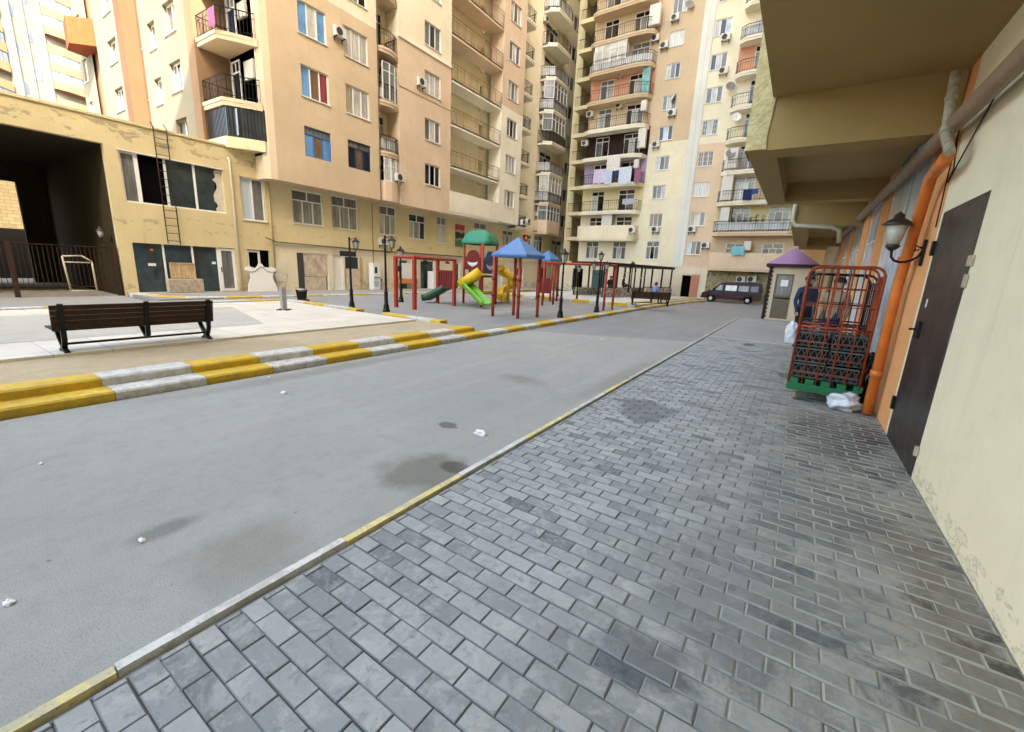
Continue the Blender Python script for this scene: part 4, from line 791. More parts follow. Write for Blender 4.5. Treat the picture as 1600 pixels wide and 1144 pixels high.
# ------------------------------------------------------------------ BENCHES
def bench(label, L=1.9, group='slatted park benches'):
    t = proto('park_bench', label, 'bench', group)
    bk = MB(); 
    for i in range(5): z = .30+i*.071; y = -.20 - (z-.30)*.18; bk.add([(x, y+dy, z+dz) for x in (0, L) for dy, dz in ((-.012, 0), (.012, .0), (.0, .0685), (-.024, .0685))], [(0, 1, 2, 3), (7, 6, 5, 4), (0, 4, 5, 1), (1, 5, 6, 2), (2, 6, 7, 3), (3, 7, 4, 0)])
    bk.build('backrest', M_WOOD, t, .003)
    st = MB()
    for i in range(4): y = -.15+i*.095; st.box(0, L, y, y+.085, .315, .338)
    st.build('seat', M_WOOD, t, .003)
    for x, full in ((.1, 1), (L*.53, 0), (L-.08, 1)):
        l = MB(); w_ = .028
        def strip(pts, ww=.02):
            for (y0, z0), (y1, z1) in zip(pts, pts[1:]):
                d = Vector((y1-y0, z1-z0)).normalized(); n_ = Vector((-d.y, d.x))*ww
                q = [(y0+n_.x, z0+n_.y), (y1+n_.x, z1+n_.y), (y1-n_.x, z1-n_.y), (y0-n_.x, z0-n_.y)]
                l.add([(x+sx*w_, *p) for sx in (-1, 1) for p in q], [(0, 1, 2, 3), (7, 6, 5, 4), (0, 4, 5, 1), (1, 5, 6, 2), (2, 6, 7, 3), (3, 7, 4, 0)])
        l.box(x-.045, x+.045, -.275, -.235, .27, .675) if False else strip([(-.222, .27), (-.30, .675)], .016)
        strip([(-.20, .30), (.22, .30)], .015)
        if full:
            strip([(-.215, .30), (-.21, .2), (-.15, .10), (-.05, .04), (.05, 0)]); strip([(.16, .30), (.08, .2), (-.06, .08), (-.16, .03), (-.24, 0)])
        else: strip([(-.215, .30), (-.2, .16), (-.12, .12)]); strip([(.1, .30), (-.02, .2), (-.12, .12)])
        l.build('leg', W_BLK, t)
    MB().box(.1, L-.08, -.135, -.105, .095, .125).build('stretcher', W_BLK, t)
    return t
b1 = bench('dark slatted wood bench with black iron legs on the white tiled plaza, seen from behind'); put(b1, (-8.40, 1.24, .215), PI/2, 1.0)
bx_, by_ = onZ(.24, 984, 475); dup(b1, (bx_, by_, .24), YAW-.1, 'brown bench on the pale paving by the pergola where a man sits', .95)
# ------------------------------------------------------------------ PLAYGROUND
def post(p, x, y, z0, z1, r=.055, n=10): return p.tube([(x, y, z0), (x, y, z1)], r, n)
def zk(z): return 1.6+(z-1.6)*KP
sw = thing('swing_frame', 'red square-tube swing frame joined to a low platform with a barred red panel', 'swing frame', pg(-12.5, 12))
A_, B_, C_, D_ = pg(-12.67, 11.04), pg(-11.61, 10.98), pg(-13.2, 13.85), pg(-11.95, 13.53)
for q in (A_, B_, C_, D_): MB().box(q[0]-.055, q[0]+.055, q[1]-.055, q[1]+.055, .1, zk(1.9)).build('post', P_RED, sw)
p = MB(); zt = zk(1.88)
for a, b_ in ((A_, C_), (B_, D_), (A_, B_), (C_, D_)): p.tube([(a[0], a[1], zt), (b_[0], b_[1], zt)], .05, 4)
p.tube([(C_[0], C_[1], zk(1.42)), (D_[0], D_[1], zk(1.42))], .03, 6); p.build('top_beam', P_RED, sw)
h = MB()
for q in ((.35, 0), (.62, 0)):
    x, y = A_[0]+(C_[0]-A_[0])*q[0]+.5, A_[1]+(C_[1]-A_[1])*q[0]; 
for t_ in (.25, .8): x, y = B_[0]+(D_[0]-B_[0])*t_, B_[1]+(D_[1]-B_[1])*t_; h.tube([(x, y, zt), (x, y, zt-.12)], .02, 6); h.box(x-.06, x+.06, y-.06, y+.06, zt-.16, zt-.1)
h.build('hanger', W_BLK, sw)
pan = MB(); z0, z1 = zk(.72), zk(1.40)
for i in range(7): t_ = i/7; x0, y0 = C_[0]+(D_[0]-C_[0])*t_, C_[1]+(D_[1]-C_[1])*t_; x1, y1 = C_[0]+(D_[0]-C_[0])*(t_+.12), C_[1]+(D_[1]-C_[1])*(t_+.12); pan.add([(x0, y0-.02, z0), (x1, y1-.02, z0), (x1, y1-.02, z1), (x0, y0-.02, z1), (x0, y0+.02, z0), (x1, y1+.02, z0), (x1, y1+.02, z1), (x0, y0+.02, z1)], [(0, 1, 2, 3), (7, 6, 5, 4), (0, 4, 5, 1), (1, 5, 6, 2), (2, 6, 7, 3), (3, 7, 4, 0)])
for zz in (z0, z1): pan.tube([(C_[0], C_[1], zz), (D_[0], D_[1], zz)], .03, 6)
pan.build('panel', P_DRED, sw)
def chute(name, mat, parent, path, w, dep=.14):
    """open slide trough swept along path (points), side walls dep high"""
    m = MB(); R = []
    for i, p_ in enumerate(path):
        p_ = Vector(p_); d = (Vector(path[min(i+1, len(path)-1)])-Vector(path[max(i-1, 0)])); s_ = Vector((d.y, -d.x, 0)).normalized()
        up = s_.cross(d).normalized(); up = up if up.z > 0 else -up
        sec = [(-w/2-.03, dep), (-w/2, dep+.02), (-w/2+.02, .04), (-w/4, .0), (w/4, .0), (w/2-.02, .04), (w/2, dep+.02), (w/2+.03, dep), (w/2, -.05), (-w/2, -.05)]
        R.append([p_+s_*a+up*b_ for a, b_ in sec])
    n = 10; m.add([q for r_ in R for q in r_], [(i*n+k, i*n+(k+1) % n, (i+1)*n+(k+1) % n, (i+1)*n+k) for i in range(len(R)-1) for k in range(n)], True)
    m.add(R[0], [tuple(range(n))]); m.add(R[-1], [tuple(range(n))]); return m.build(name, mat, parent)
mid = ((A_[0]), 0)
cx, cy = (C_[0]+D_[0])/2, (C_[1]+D_[1])/2
chute('slide', P_DGRN, sw, [(cx+.1, cy+.45, zk(.74)), (cx-.2, cy+.35, zk(.66)), (cx-.75, cy+.1, zk(.28)), (cx-1.0, cy+.02, zk(.14)), (cx-1.15, cy-.02, zk(.12))], .5, .2)
# high tower
tw2 = thing('play_tower', 'play tower with a green domed roof, smiling face panels, yellow ramp and slides', 'play tower', pg(-12, 15.2))
T1, T2, T3, T4_ = [(*onZ(.1, *q), .1) for q in ((724, 474), (752, 479.5), (749, 470.5), (774, 475.5))]
for q in (T1, T2, T3, T4_): post(MB(), q[0], q[1], .1, zk(2.75) if q is not T2 else zk(2.60), .05).build('post', P_RED, tw2)
ccx, ccy = (T1[0]+T4_[0])/2, (T1[1]+T4_[1])/2
ang = math.atan2(T4_[1]-T2[1], T4_[0]-T2[0])
def rot(x, y): return (ccx + x*math.cos(ang)-y*math.sin(ang), ccy + x*math.sin(ang)+y*math.cos(ang))
r_ = MB(); rings = []
for z, s_ in ((zk(2.62), .60), (zk(2.70), .615), (zk(2.75), .60), (zk(2.98), .50), (zk(3.14), .37), (zk(3.22), .2), (zk(3.25), .04)):
    rings.append([(*rot(a*s_, b_*s_), z) for a, b_ in ((-1, -1), (-.5, -1.03), (0, -1.04), (.5, -1.03), (1, -1), (1.03, -.5), (1.04, 0), (1.03, .5), (1, 1), (.5, 1.03), (0, 1.04), (-.5, 1.03), (-1, 1), (-1.03, .5), (-1.04, 0), (-1.03, -.5))])
r_.add([p_ for R in rings for p_ in R], [(i*16+k, i*16+(k+1) % 16, (i+1)*16+(k+1) % 16, (i+1)*16+k) for i in range(len(rings)-1) for k in range(16)], True); r_.add(rings[-1], [tuple(range(16))]); r_.build('roof', P_TEAL, tw2)
zd = zk(1.28); MB().prism([T1[:2], T2[:2], T4_[:2], T3[:2]], zd-.06, zd).build('deck', W_DARK, tw2)
def face_panel(a, b_, z0, z1, mat, parent):
    """board with a round head and a crescent smile cut through it"""
    w_ = .5; c = 24; out = [(-w_, 0), (w_, 0), (w_, .62), (.42, .64)] + [(.34*math.cos(t_), .66+.34*math.sin(t_)) for t_ in [PI*i/10 for i in range(11)]] + [(-.42, .64), (-w_, .62)]
    sm = [(.30*math.cos(PI+PI*i/10), .42+.24*math.sin(PI+PI*i/10)) for i in range(11)] + [(.30*math.cos(-PI*i/10)*.9, .42+.07*math.sin(-PI*i/10)) for i in range(1, 10)]
    a, b_ = Vector(a), Vector(b_); d = b_-a; d.z = 0; L = d.length; d.normalize(); n_ = Vector((d.y, -d.x, 0)); o_ = (a+b_)/2
    f = lambda p_: o_ + d*(p_[0]*L*.92) + n_*p_[1] + Vector((0, 0, z0-o_.z+p_[2]*(z1-z0)))
    m = MB(f); m.slab(out, -.02, .02); ob = m.build('face_panel', mat, parent)
    m = MB(f); m.slab(sm, -.026, .026); m.slab([(.08*math.cos(i*PI/4), .2+.05*math.sin(i*PI/4)) for i in range(8)], -.026, .026); m.build('smile', W_WHITE, ob); return ob
face_panel(T1, T2, zk(1.52), zk(2.35), P_DRED, tw2); face_panel(T2, T4_, zk(1.38), zk(2.32), P_NAVY, tw2)
pt_ = (D_[0]+.12, D_[1]+.5)
rm_ = MB(); a, b_ = Vector((D_[0]+.1, D_[1]+.45, zk(.78))), Vector((T2[0]+.05, T2[1]+.05, zk(1.38))); 
chute('ramp', P_YEL, tw2, [tuple(a), tuple(a*.5+b_*.5), tuple(b_)], .7, .26)
chute('slide', P_GRN, tw2, [(D_[0]+.05, D_[1]+.35, zk(.90)), (D_[0]+.35, D_[1]+.35, zk(.86)), (D_[0]+.6, D_[1]+.3, zk(.72)), (D_[0]+1.1, D_[1]+.2, zk(.40)), (D_[0]+1.35, D_[1]+.15, zk(.24)), (D_[0]+1.55, D_[1]+.1, zk(.2))], .42, .13)
sp_ = []; c0 = onZ(.1, 793, 473)
for i in range(34): t_ = i/33; a_ = YAW + PI + t_*2.35*PI; sp_.append((c0[0]+.42*math.cos(a_), c0[1]+.42*math.sin(a_), zk(1.55)-(t_**.95)*(zk(1.55)-.24)))
chute('spiral_slide', P_YEL, tw2, [(T4_[0], T4_[1]+.1, zk(1.6)), (T4_[0]*.5+sp_[0][0]*.5, T4_[1]*.5+sp_[0][1]*.5+.05, zk(1.59))] + sp_, .36, .20)
post(MB(), c0[0], c0[1], .1, zk(1.62), .085).build('post', P_YEL, tw2)
# blue pavilion
pv = thing('pavilion', 'small pavilion with a blue pyramid roof on four red posts', 'pavilion', pg(-8.13, 12.3))
Q = [pg(*q) for q in ((-8.64, 11.79), (-8.40, 12.72), (-7.68, 11.9), (-7.50, 12.88))]
for q in Q:
    o = post(MB(), q[0], q[1], .1, zk(2.08), .05).build('post', P_RED, pv); [MB().tube([(q[0], q[1], h_), (q[0], q[1], h_+.09)], .068, 10).build('collar', P_DRED, o) for h_ in (.75, 1.25)]
vx, vy = sum(q[0] for q in Q)/4, sum(q[1] for q in Q)/4
MB().lathe([(.84, zk(1.99)), (.88, zk(2.05)), (.86, zk(2.10)), (.46, zk(2.36)), (.06, zk(2.64)), (.0, zk(2.66))], vx, vy, 6, .35).build('roof', P_BLUE, pv)
# monkey bars
mk = thing('monkey_bars', 'long red monkey bars frame on the grey playground', 'monkey bars', pg(-8.5, 18.2))
K = [pg(*q) for q in ((-10.06, 17.71), (-9.97, 18.61), (-7.05, 17.92), (-6.99, 18.83))]
for q in K: post(MB(), q[0], q[1], .1, zk(2.03), .05).build('post', P_RED, mk)
p = MB(); zt = zk(1.98)
for a, b_ in ((0, 2), (1, 3), (0, 1), (2, 3)): p.tube([(K[a][0], K[a][1], zt), (K[b_][0], K[b_][1], zt)], .045, 6)
p.build('top_beam', P_RED, mk); p = MB()
for i in range(1, 9): t_ = i/9; p.tube([(K[0][0]+(K[2][0]-K[0][0])*t_, K[0][1]+(K[2][1]-K[0][1])*t_, zt-.02), (K[1][0]+(K[3][0]-K[1][0])*t_, K[1][1]+(K[3][1]-K[1][1])*t_, zt-.02)], .018, 5)
p.build('rung', P_RED, mk)
# little play house far behind
ph = thing('play_house', 'little red play house with a blue pointed roof far behind the pavilion', 'play house', pg(-12.2, 22.2)); q = onZ(.1, 853, 470)
for dx, dy in ((-.4, -.3), (.4, -.3), (-.4, .4), (.4, .4)): post(MB(), q[0]+dx, q[1]+dy, .1, 2.15, .05, 8).build('post', P_RED, ph)
MB().lathe([(.62, 2.1), (.62, 2.18), (.05, 2.62), (0, 2.63)], q[0], q[1], 4, .7).build('roof', P_BLUE, ph); MB().box(q[0]-.4, q[0]+.4, q[1]-.33, q[1]-.28, .5, 1.25).build('panel', P_DRED, ph)
# ------------------------------------------------------------------ PERGOLA
pe = thing('pergola', 'dark roofed pergola with rubble stone parapet at the far end of the yard', 'pergola', (-8.5, 29, .24))
a = Vector((*onZ(2.28, 938, 409), 0)); b_ = Vector((*onZ(2.18, 1058, 419), 0))
a = Vector((-9.55, 23.9, 0)); b_ = Vector((-7.75, 32.2, 0)); d = (b_-a).normalized(); nn = Vector((-d.y, d.x, 0)); Lp = (b_-a).length
pf = lambda p_: tuple(a + d*p_[0] + nn*p_[1] + Vector((0, 0, p_[2])))
MB(pf).box(-.2, Lp+.1, -.15, 2.3, 2.10, 2.27).build('roof', W_DARK, pe)
for i in range(7):
    for o_ in (0, 2.1): MB(pf).box(i*Lp/6-.04, i*Lp/6+.04, o_-.04, o_+.04, .24, 2.14).build('post', W_DARK, pe)
sm_, nt, b = base('rubble_stone', .9, .2); vo = nd(nt, 'ShaderNodeTexVoronoi', Scale=4.5); nt.links.new(coords(nt), vo.inputs['Vector']); ve = nd(nt, 'ShaderNodeTexVoronoi', feature='DISTANCE_TO_EDGE', Scale=4.5); nt.links.new(coords(nt), ve.inputs['Vector'])
sep = nt.nodes.new('ShaderNodeSeparateXYZ'); nt.links.new(vo.outputs['Color'], sep.inputs[0]); c_ = ramp(nt, sep.outputs[0], [(.1, (.30, .26, .20)), (.5, (.46, .42, .36)), (.9, (.60, .55, .48))]); nt.links.new(mix(nt, (.10, .09, .08), c_, ramp(nt, ve.outputs['Distance'], [(.02, 0.), (.06, 1.)])), b.inputs['Base Color'])
MB(pf).box(.0, Lp*.36, -.12, .12, .24, .78).box(Lp*.62, Lp+.1, -.12, .12, .24, .78).box(0, Lp, 2.0, 2.2, .24, .7).build('stone_parapet', sm_, pe)
r = MB(pf); r.tube([(Lp*.55, 0, .84), (Lp, 0, .84)], .03, 5); r.build('rail', W_DARK, pe)
MB(pf).box(Lp*.4, Lp*.44, -.3, -.26, 1.4, 1.46).box(Lp*.42, Lp*.6, .9, 1.0, 1.72, 1.76).build('sign', W_WHITE, pe)
# ------------------------------------------------------------------ VAN (modelled 5.2 m long, nose at -x, then set down)
M_VAN = plain('van_maroon', (.030, .003, .010), .4, .25, var=.1, nscale=3); M_TYRE = plain('tyre', (.006, .006, .006), .85); M_RIM = plain('rim', (.42, .42, .42), .35, .5, .5)
vn = proto('parked_van', 'dark maroon panel van with side windows parked against the end tower', 'van')
prof = [(0, .42), (.02, .72), (.10, .92), (.55, 1.08), (.95, 1.16), (1.55, 1.82), (1.75, 1.96), (2.2, 2.02), (5.1, 2.02), (5.22, 1.9), (5.25, .5), (5.2, .38), (4.62, .38), (4.58, .56), (4.42, .72), (4.22, .76), (4.02, .72), (3.86, .56), (3.82, .38), (1.32, .38), (1.28, .56), (1.12, .72), (.92, .76), (.72, .72), (.56, .56), (.52, .38), (.05, .36)]
m = MB(); n = len(prof); W2 = .92
inset = lambda z: W2 if z < 1.15 else W2 - (z-1.15)*.16
vs = [(x, -inset(z)+.03, z) for x, z in prof] + [(x, inset(z)-.03, z) for x, z in prof]
m.add(vs, [tuple(range(n))[::-1], tuple(range(n, 2*n))] + [(i, (i+1) % n, n+(i+1) % n, n+i) for i in range(n)])
m.build('body', M_VAN, vn, bevel=.04)
def sidepane(x0, x1, z0, z1, sl=0, s=-1):
    y0, y1 = s*(inset(z0)-.018), s*(inset(z1)-.018); q = MB(); pts = [(x0, y0, z0), (x1, y0, z0), (x1, y1, z1), (x0+sl, y1, z1)]
    q.add(pts + [(p_[0], p_[1]+.03*-s, p_[2]) for p_ in pts], [(0, 1, 2, 3), (7, 6, 5, 4), (0, 4, 5, 1), (1, 5, 6, 2), (2, 6, 7, 3), (3, 7, 4, 0)]); return q
for s in (-1, 1):
    for x0, x1, sl, c in ((1.22, 1.9, .42, 'g'), (2.15, 3.15, 0, 'w'), (3.32, 4.2, 0, 'g'), (4.36, 5.0, 0, 'm')): sidepane(x0, x1, 1.2, 1.72, sl, s).build('side_window', G[c], vn)
    MB().box(1.98, 2.03, s*.925-.004, s*.925+.004, .5, 1.9).box(3.22, 3.25, s*.925-.004, s*.925+.004, .5, 1.9).box(.3, 5.2, s*.905-.02, s*.905+.02, .86, .90).build('trim', W_BLK, vn)
    MB().box(1.85, 1.97, s*.93-.012, s*.93+.012, 1.02, 1.06).build('handle', W_BLK, vn)
    MB().box(1.05, 1.25, s*1.02-.07, s*1.02+.07, 1.2, 1.42).build('mirror', W_BLK, vn)
MB().add([(1.0, -.78, 1.19), (1.0, .78, 1.19), (1.55, .72, 1.80), (1.55, -.72, 1.80), (.99, -.78, 1.21), (.99, .78, 1.21), (1.53, .72, 1.82), (1.53, -.72, 1.82)], [(0, 1, 2, 3), (4, 5, 6, 7), (0, 4, 5, 1), (1, 5, 6, 2), (2, 6, 7, 3), (3, 7, 4, 0)]).build('windscreen', G['t'], vn)
for s in (-1, 1): MB().box(-.01, .1, s*.62-.16, s*.62+.16, .68, .86).build('headlight', G['w'], vn)
MB().box(-.04, .12, -.86, .86, .38, .56).build('bumper', W_BLK, vn, bevel=.02)
for x in (.92, 4.22):
    for s in (-1, 1):
        t_ = MB(lambda p_: (x+p_[0], s*.80+p_[2], .33+p_[1])); t_.lathe([(.20, -.10), (.31, -.1), (.33, -.07), (.33, .07), (.31, .1), (.20, .1)], n=20, cap=False); w_ = t_.build('wheel', M_TYRE, vn)
        MB(lambda p_: (x+p_[0], s*.80+p_[2], .33+p_[1])).lathe([(.0, -.085), (.12, -.095), (.2, -.085), (.2, .085), (.12, .095), (.0, .085)], n=16).build('rim', M_RIM, w_)
put(vn, (-5.72, 33.55, 0), 0, .70)
# ------------------------------------------------------------------ KIOSK
kk = thing('kiosk', 'small beige guard kiosk with a purple pyramid roof and dark brick corners', 'kiosk', (-.45, 22.2, 0))
kx0, kx1, ky = -1.12, .42, 21.3; kw = stucco('kiosk_beige', (.55, .46, .32)); kf = FY(ky)
w = MB(kf); w.wall(kx0, kx1, 0, 2.22, [(-.86, -.22, .06, 1.92)], .08); w.quad((kx0, 0, 0), (kx0, -2, 0), (kx0, -2, 2.22), (kx0, 0, 2.22)); w.quad((kx1, 0, 0), (kx1, -2, 0), (kx1, -2, 2.22), (kx1, 0, 2.22)); w.quad((kx0, -2, 0), (kx1, -2, 0), (kx1, -2, 2.22), (kx0, -2, 2.22)); w.build('wall', kw, kk, recalc=False)
q = MB(); 
for i in range(26): z = .01+i*.085; k = .13 if i % 2 else .09; q.box(kx0-.03, kx0+k, ky-.03, ky+k, z, z+.078); q.box(kx1-k, kx1+.03, ky-.03, ky+k, z, z+.078)
q.build('corner_bricks', plain('dark_brick', (.022, .010, .008), .8), kk)
ev = MB(); ev.box(kx0-.16, kx1+.16, ky-.16, ky+2.1, 2.2, 2.33); ev.build('eave', plain('eave_maroon', (.02, .006, .01), .6), kk)
rm = MB(); rm.lathe([(1.30, 2.335), (.0, 3.05)], (kx0+kx1)/2, ky+.93, 4, PI/4); rm.build('roof', plain('purple_sheet', (.27, .145, .28), .5, .4, var=.06), kk, recalc=False)
d = MB(kf); d.box(-.86, -.80, -.08, -.02, .06, 1.92); d.box(-.28, -.22, -.08, -.02, .06, 1.92); d.box(-.80, -.28, -.08, -.02, 1.86, 1.92); d.box(-.80, -.28, -.08, -.02, .95, 1.03); d.box(-.80, -.28, -.08, -.03, .06, .9)
dd = d.build('door', plain('door_umber', (.13, .10, .065), .6), kk); pane_box(dd, kf, -.80, -.28, 1.03, 1.86, -.06, G['g'])
MB(kf).box(-.66, -.40, -.055, -.05, 1.42, 1.68).build('notice', W_WHITE, dd); MB(kf).box(-.33, -.29, -.02, .02, .98, 1.0).build('handle', W_DARK, dd)
# ------------------------------------------------------------------ ROLL CAGES, CRATES, BAGS
M_CAGE = plain('cage_rust_red', (.30, .05, .016), .5, .4, .2, var=.35, nscale=18); M_CAGEB = plain('cage_blue_black', (.006, .009, .022), .45, .4, .2); M_BASEG = plain('cage_base_green', (.006, .13, .045), .4, .4)
def roll_cage(label, mat, basem, w=.76, d=.66, h=1.80):
    t = proto('roll_cage', label, 'roll cage', 'roll cages by the shop windows')
    b_ = MB(); b_.box(-w/2, w/2, -d/2, d/2, .16, .24)
    for i in range(5): x = -w/2+.03+i*(w-.06)/4*.98; b_.box(x-.01, x+.085, -d/2-.012, d/2, .24, .315)
    b_.box(-w/2-.012, w/2+.012, -d/2-.02, -d/2, .15, .25); b_.build('base', basem, t, bevel=.006)
    for sx in (-1, 1):
        for sy in (-1, 1):
            c = MB(lambda p_: (sx*(w/2-.1)+p_[2], sy*(d/2-.1)+p_[0], .062+p_[1])); c.lathe([(.02, -.02), (.058, -.02), (.062, 0), (.058, .02), (.02, .02)], n=14)
            o = c.build('caster', plain('caster_tan', (.33, .24, .12), .6), t); MB().box(sx*(w/2-.1)-.035, sx*(w/2-.1)+.035, sy*(d/2-.1)-.03, sy*(d/2-.1)+.03, .118, .16).build('fork', W_GREY, o)
    def hoop(y, name):
        f = MB(); r = .12; pts = [(-w/2, y, .2), (-w/2, y, h-r)] + [(-w/2+r-r*math.cos(a), y, h-r+r*math.sin(a)) for a in [PI/2*i/6 for i in range(1, 7)]] + [(w/2-r+r*math.sin(a), y, h-r+r*math.cos(a)) for a in [PI/2*i/6 for i in range(0, 7)]] + [(w/2, y, .2)]
        f.tube(pts, .0145, 8)
        for i in range(1, 5): x = -w/2+w*i/5; f.tube([(x, y, .2), (x, y, h)], .0085, 6)
        for z in (.42, .62, .82, .98, 1.02, 1.30, 1.52): f.tube([(-w/2, y, z), (w/2, y, z)], .006 if z != 1.02 else .012, 6)
        return f.build(name, mat, t)
    hoop(-d/2, 'front_frame'); hoop(d/2, 'back_frame')
    for s in (-1, 1):
        f = MB(); x = s*w/2
        for i in range(1, 4): y = -d/2+d*i/4; f.tube([(x, y, .2), (x, y, h-.1)], .0085, 6)
        for z in (.3, .62, .98, 1.3, h-.12): f.tube([(x, -d/2, z), (x, d/2, z)], .0075, 6)
        f.build('side_frame', mat, t)
    return t
c1 = roll_cage('rust red roll cage with a green base full of black crates', M_CAGE, M_BASEG)
CX, CY = .475, 7.14; put(c1, (CX, CY, .02), -.03)
c2 = roll_cage('dark blue empty roll cage standing behind the red one', M_CAGEB, M_CAGEB, .78, .6, 1.72); put(c2, (.50, 8.05, .02), .03)
M_CRATE = plain('crate_black', (.085, .087, .083), .4, .5)
def crate(label):
    t = proto('crate', label, 'crate', 'black lattice crates in the red roll cage'); w, d, h = .36, .54, .205; m = MB()
    for z in (0, .06, h-.03): m.box(-w/2, w/2, -d/2, -d/2+.012, z, z+.022); m.box(-w/2, w/2, d/2-.012, d/2, z, z+.022); m.box(-w/2, -w/2+.012, -d/2, d/2, z, z+.022); m.box(w/2-.012, w/2, -d/2, d/2, z, z+.022)
    n = 5
    for i in range(n):
        for s in (-1, 1):
            for y in (-d/2+.006, d/2-.006): m.tube([(-w/2+w*(i+(s < 0))/n, y, .01), (-w/2+w*(i+(s > 0))/n, y, h-.01)], .0065, 4)
            for x in (-w/2+.006, w/2-.006): m.tube([(x, -d/2+d*(i+(s < 0))/n, .01), (x, -d/2+d*(i+(s > 0))/n, h-.01)], .0065, 4)
    m.box(-w/2, w/2, -d/2, d/2, 0, .012); m.build('lattice', M_CRATE, t)
    MB().box(-w/2+.02, w/2-.02, -d/2+.02, d/2-.02, .014, h-.05).build('contents', plain('crate_contents', (.004, .004, .004), .7, var=.6, nscale=25), t)
    return t
base_c = None
for k in range(3):
    for j, x in enumerate((-.19, .19)):
        lab = ('bottom', 'middle', 'top')[k] + (' left' if j == 0 else ' right') + ' black lattice crate in the red roll cage'
        loc = (CX+x-.01, CY, .342+k*.212); rz = random.uniform(-.03, .03)
        if base_c is None: base_c = put(crate(lab), loc, rz)
        else: dup(base_c, loc, rz, lab)
def crumple(name, mat, label, cat, c, s, seed, amp=.3, sub=4, flat=None, group=None):
    b = bmesh.new(); bmesh.ops.create_icosphere(b, subdivisions=sub, radius=1); rr = random.Random(seed)
    from mathutils import noise as N
    off = Vector((rr.uniform(0, 50), rr.uniform(0, 50), 0))
    for v in b.verts:
        n_ = N.noise(v.co*1.6+off)*amp + abs(N.noise(v.co*4.3+off))*amp*.6 + N.noise(v.co*9+off)*amp*.18
        v.co *= 1+n_
    z0 = flat if flat is not None else -.75
    for v in b.verts: v.co.z = max(v.co.z, z0); v.co.x *= s[0]; v.co.y *= s[1]; v.co.z = (v.co.z-z0)*s[2]
    me = bpy.data.meshes.new(name); b.to_mesh(me); b.free(); me.materials.append(mat)
    o = bpy.data.objects.new(name, me); COL.objects.link(o); o.location = c
    for p in me.polygons: p.use_smooth = True
    return tag(o, label, cat, group)
M_BAGW = plain('bag_white', (.60, .61, .62), .3, .5, var=.15); M_BAGB = plain('bag_black', (.003, .003, .0035), .25, .5)
crumple('plastic_bag', M_BAGW, 'white plastic rubbish bag slumped at the foot of the orange pipe', 'bag', (.72, 6.78, .02), (.17, .15, .13), 4, .45)
crumple('rubbish_bag', M_BAGB, 'tall black rubbish bag leaning behind the orange pipe', 'bag', (.93, 7.35, .02), (.10, .22, .40), 9, .3)
crumple('cloth_sack', M_BAGW, 'white sack hanging on the left side of the blue roll cage', 'bag', (.03, 8.2, .62), (.09, .1, .2), 12, .3)
one(MB(lambda p_: (1.04-.10*(1-p_[2]/1.0) if False else p_[1], p_[0], p_[2])).box(8.4, 9.3, .84, .88, .02, .78), 'cardboard', plain('pale_card', (.55, .52, .46), .8, var=.15), 'pale flattened carton leaning on the blue shop window behind the roll cage', 'carton')
# ------------------------------------------------------------------ WALL LAMPS
def wall_lamp(label):
    t = proto('wall_lamp', label, 'wall lamp', 'black lantern wall lamps')
    a = MB(); a.box(-.025, .025, -.03, 0, -.16, .16); a.tube([(0, -.02, .05), (0, -.1, .09), (0, -.09, .02), (0, -.06, .04)], .011, 6); a.tube([(0, -.02, .02), (0, -.05, -.045), (0, -.10, -.09), (0, -.16, -.115), (0, -.22, -.12), (0, -.275, -.10), (0, -.31, -.055), (0, -.32, .03)], .015, 8); a.build('bracket', W_BLK, t)
    f = MB(); f.lathe([(.02, .02), (.06, .05), (.08, .08), (.062, .10)], 0, -.32, 12); f = f.build('lantern', plain('lamp_bronze', (.03, .022, .016), .4, .5), t); MB().lathe([(.155, .335), (.16, .35), (.10, .40), (.06, .42), (.055, .46), (.03, .48), (.0, .51)], 0, -.32, 8).build('cap', MATS['lamp_bronze'], f)
    MB().lathe([(.062, .10), (.115, .335)], 0, -.32, 8).build('glass', GLS, f); return t
wlp = wall_lamp('black wall lantern on a curled bracket on the orange wall by the steel door'); put(wlp, (1.055, 6.32, 1.97), -PI/2, .85)
dup(wlp, (-21.2, 5.17, 2.0), 0, 'small black lantern on the side wall inside the dark drive-through', .9)
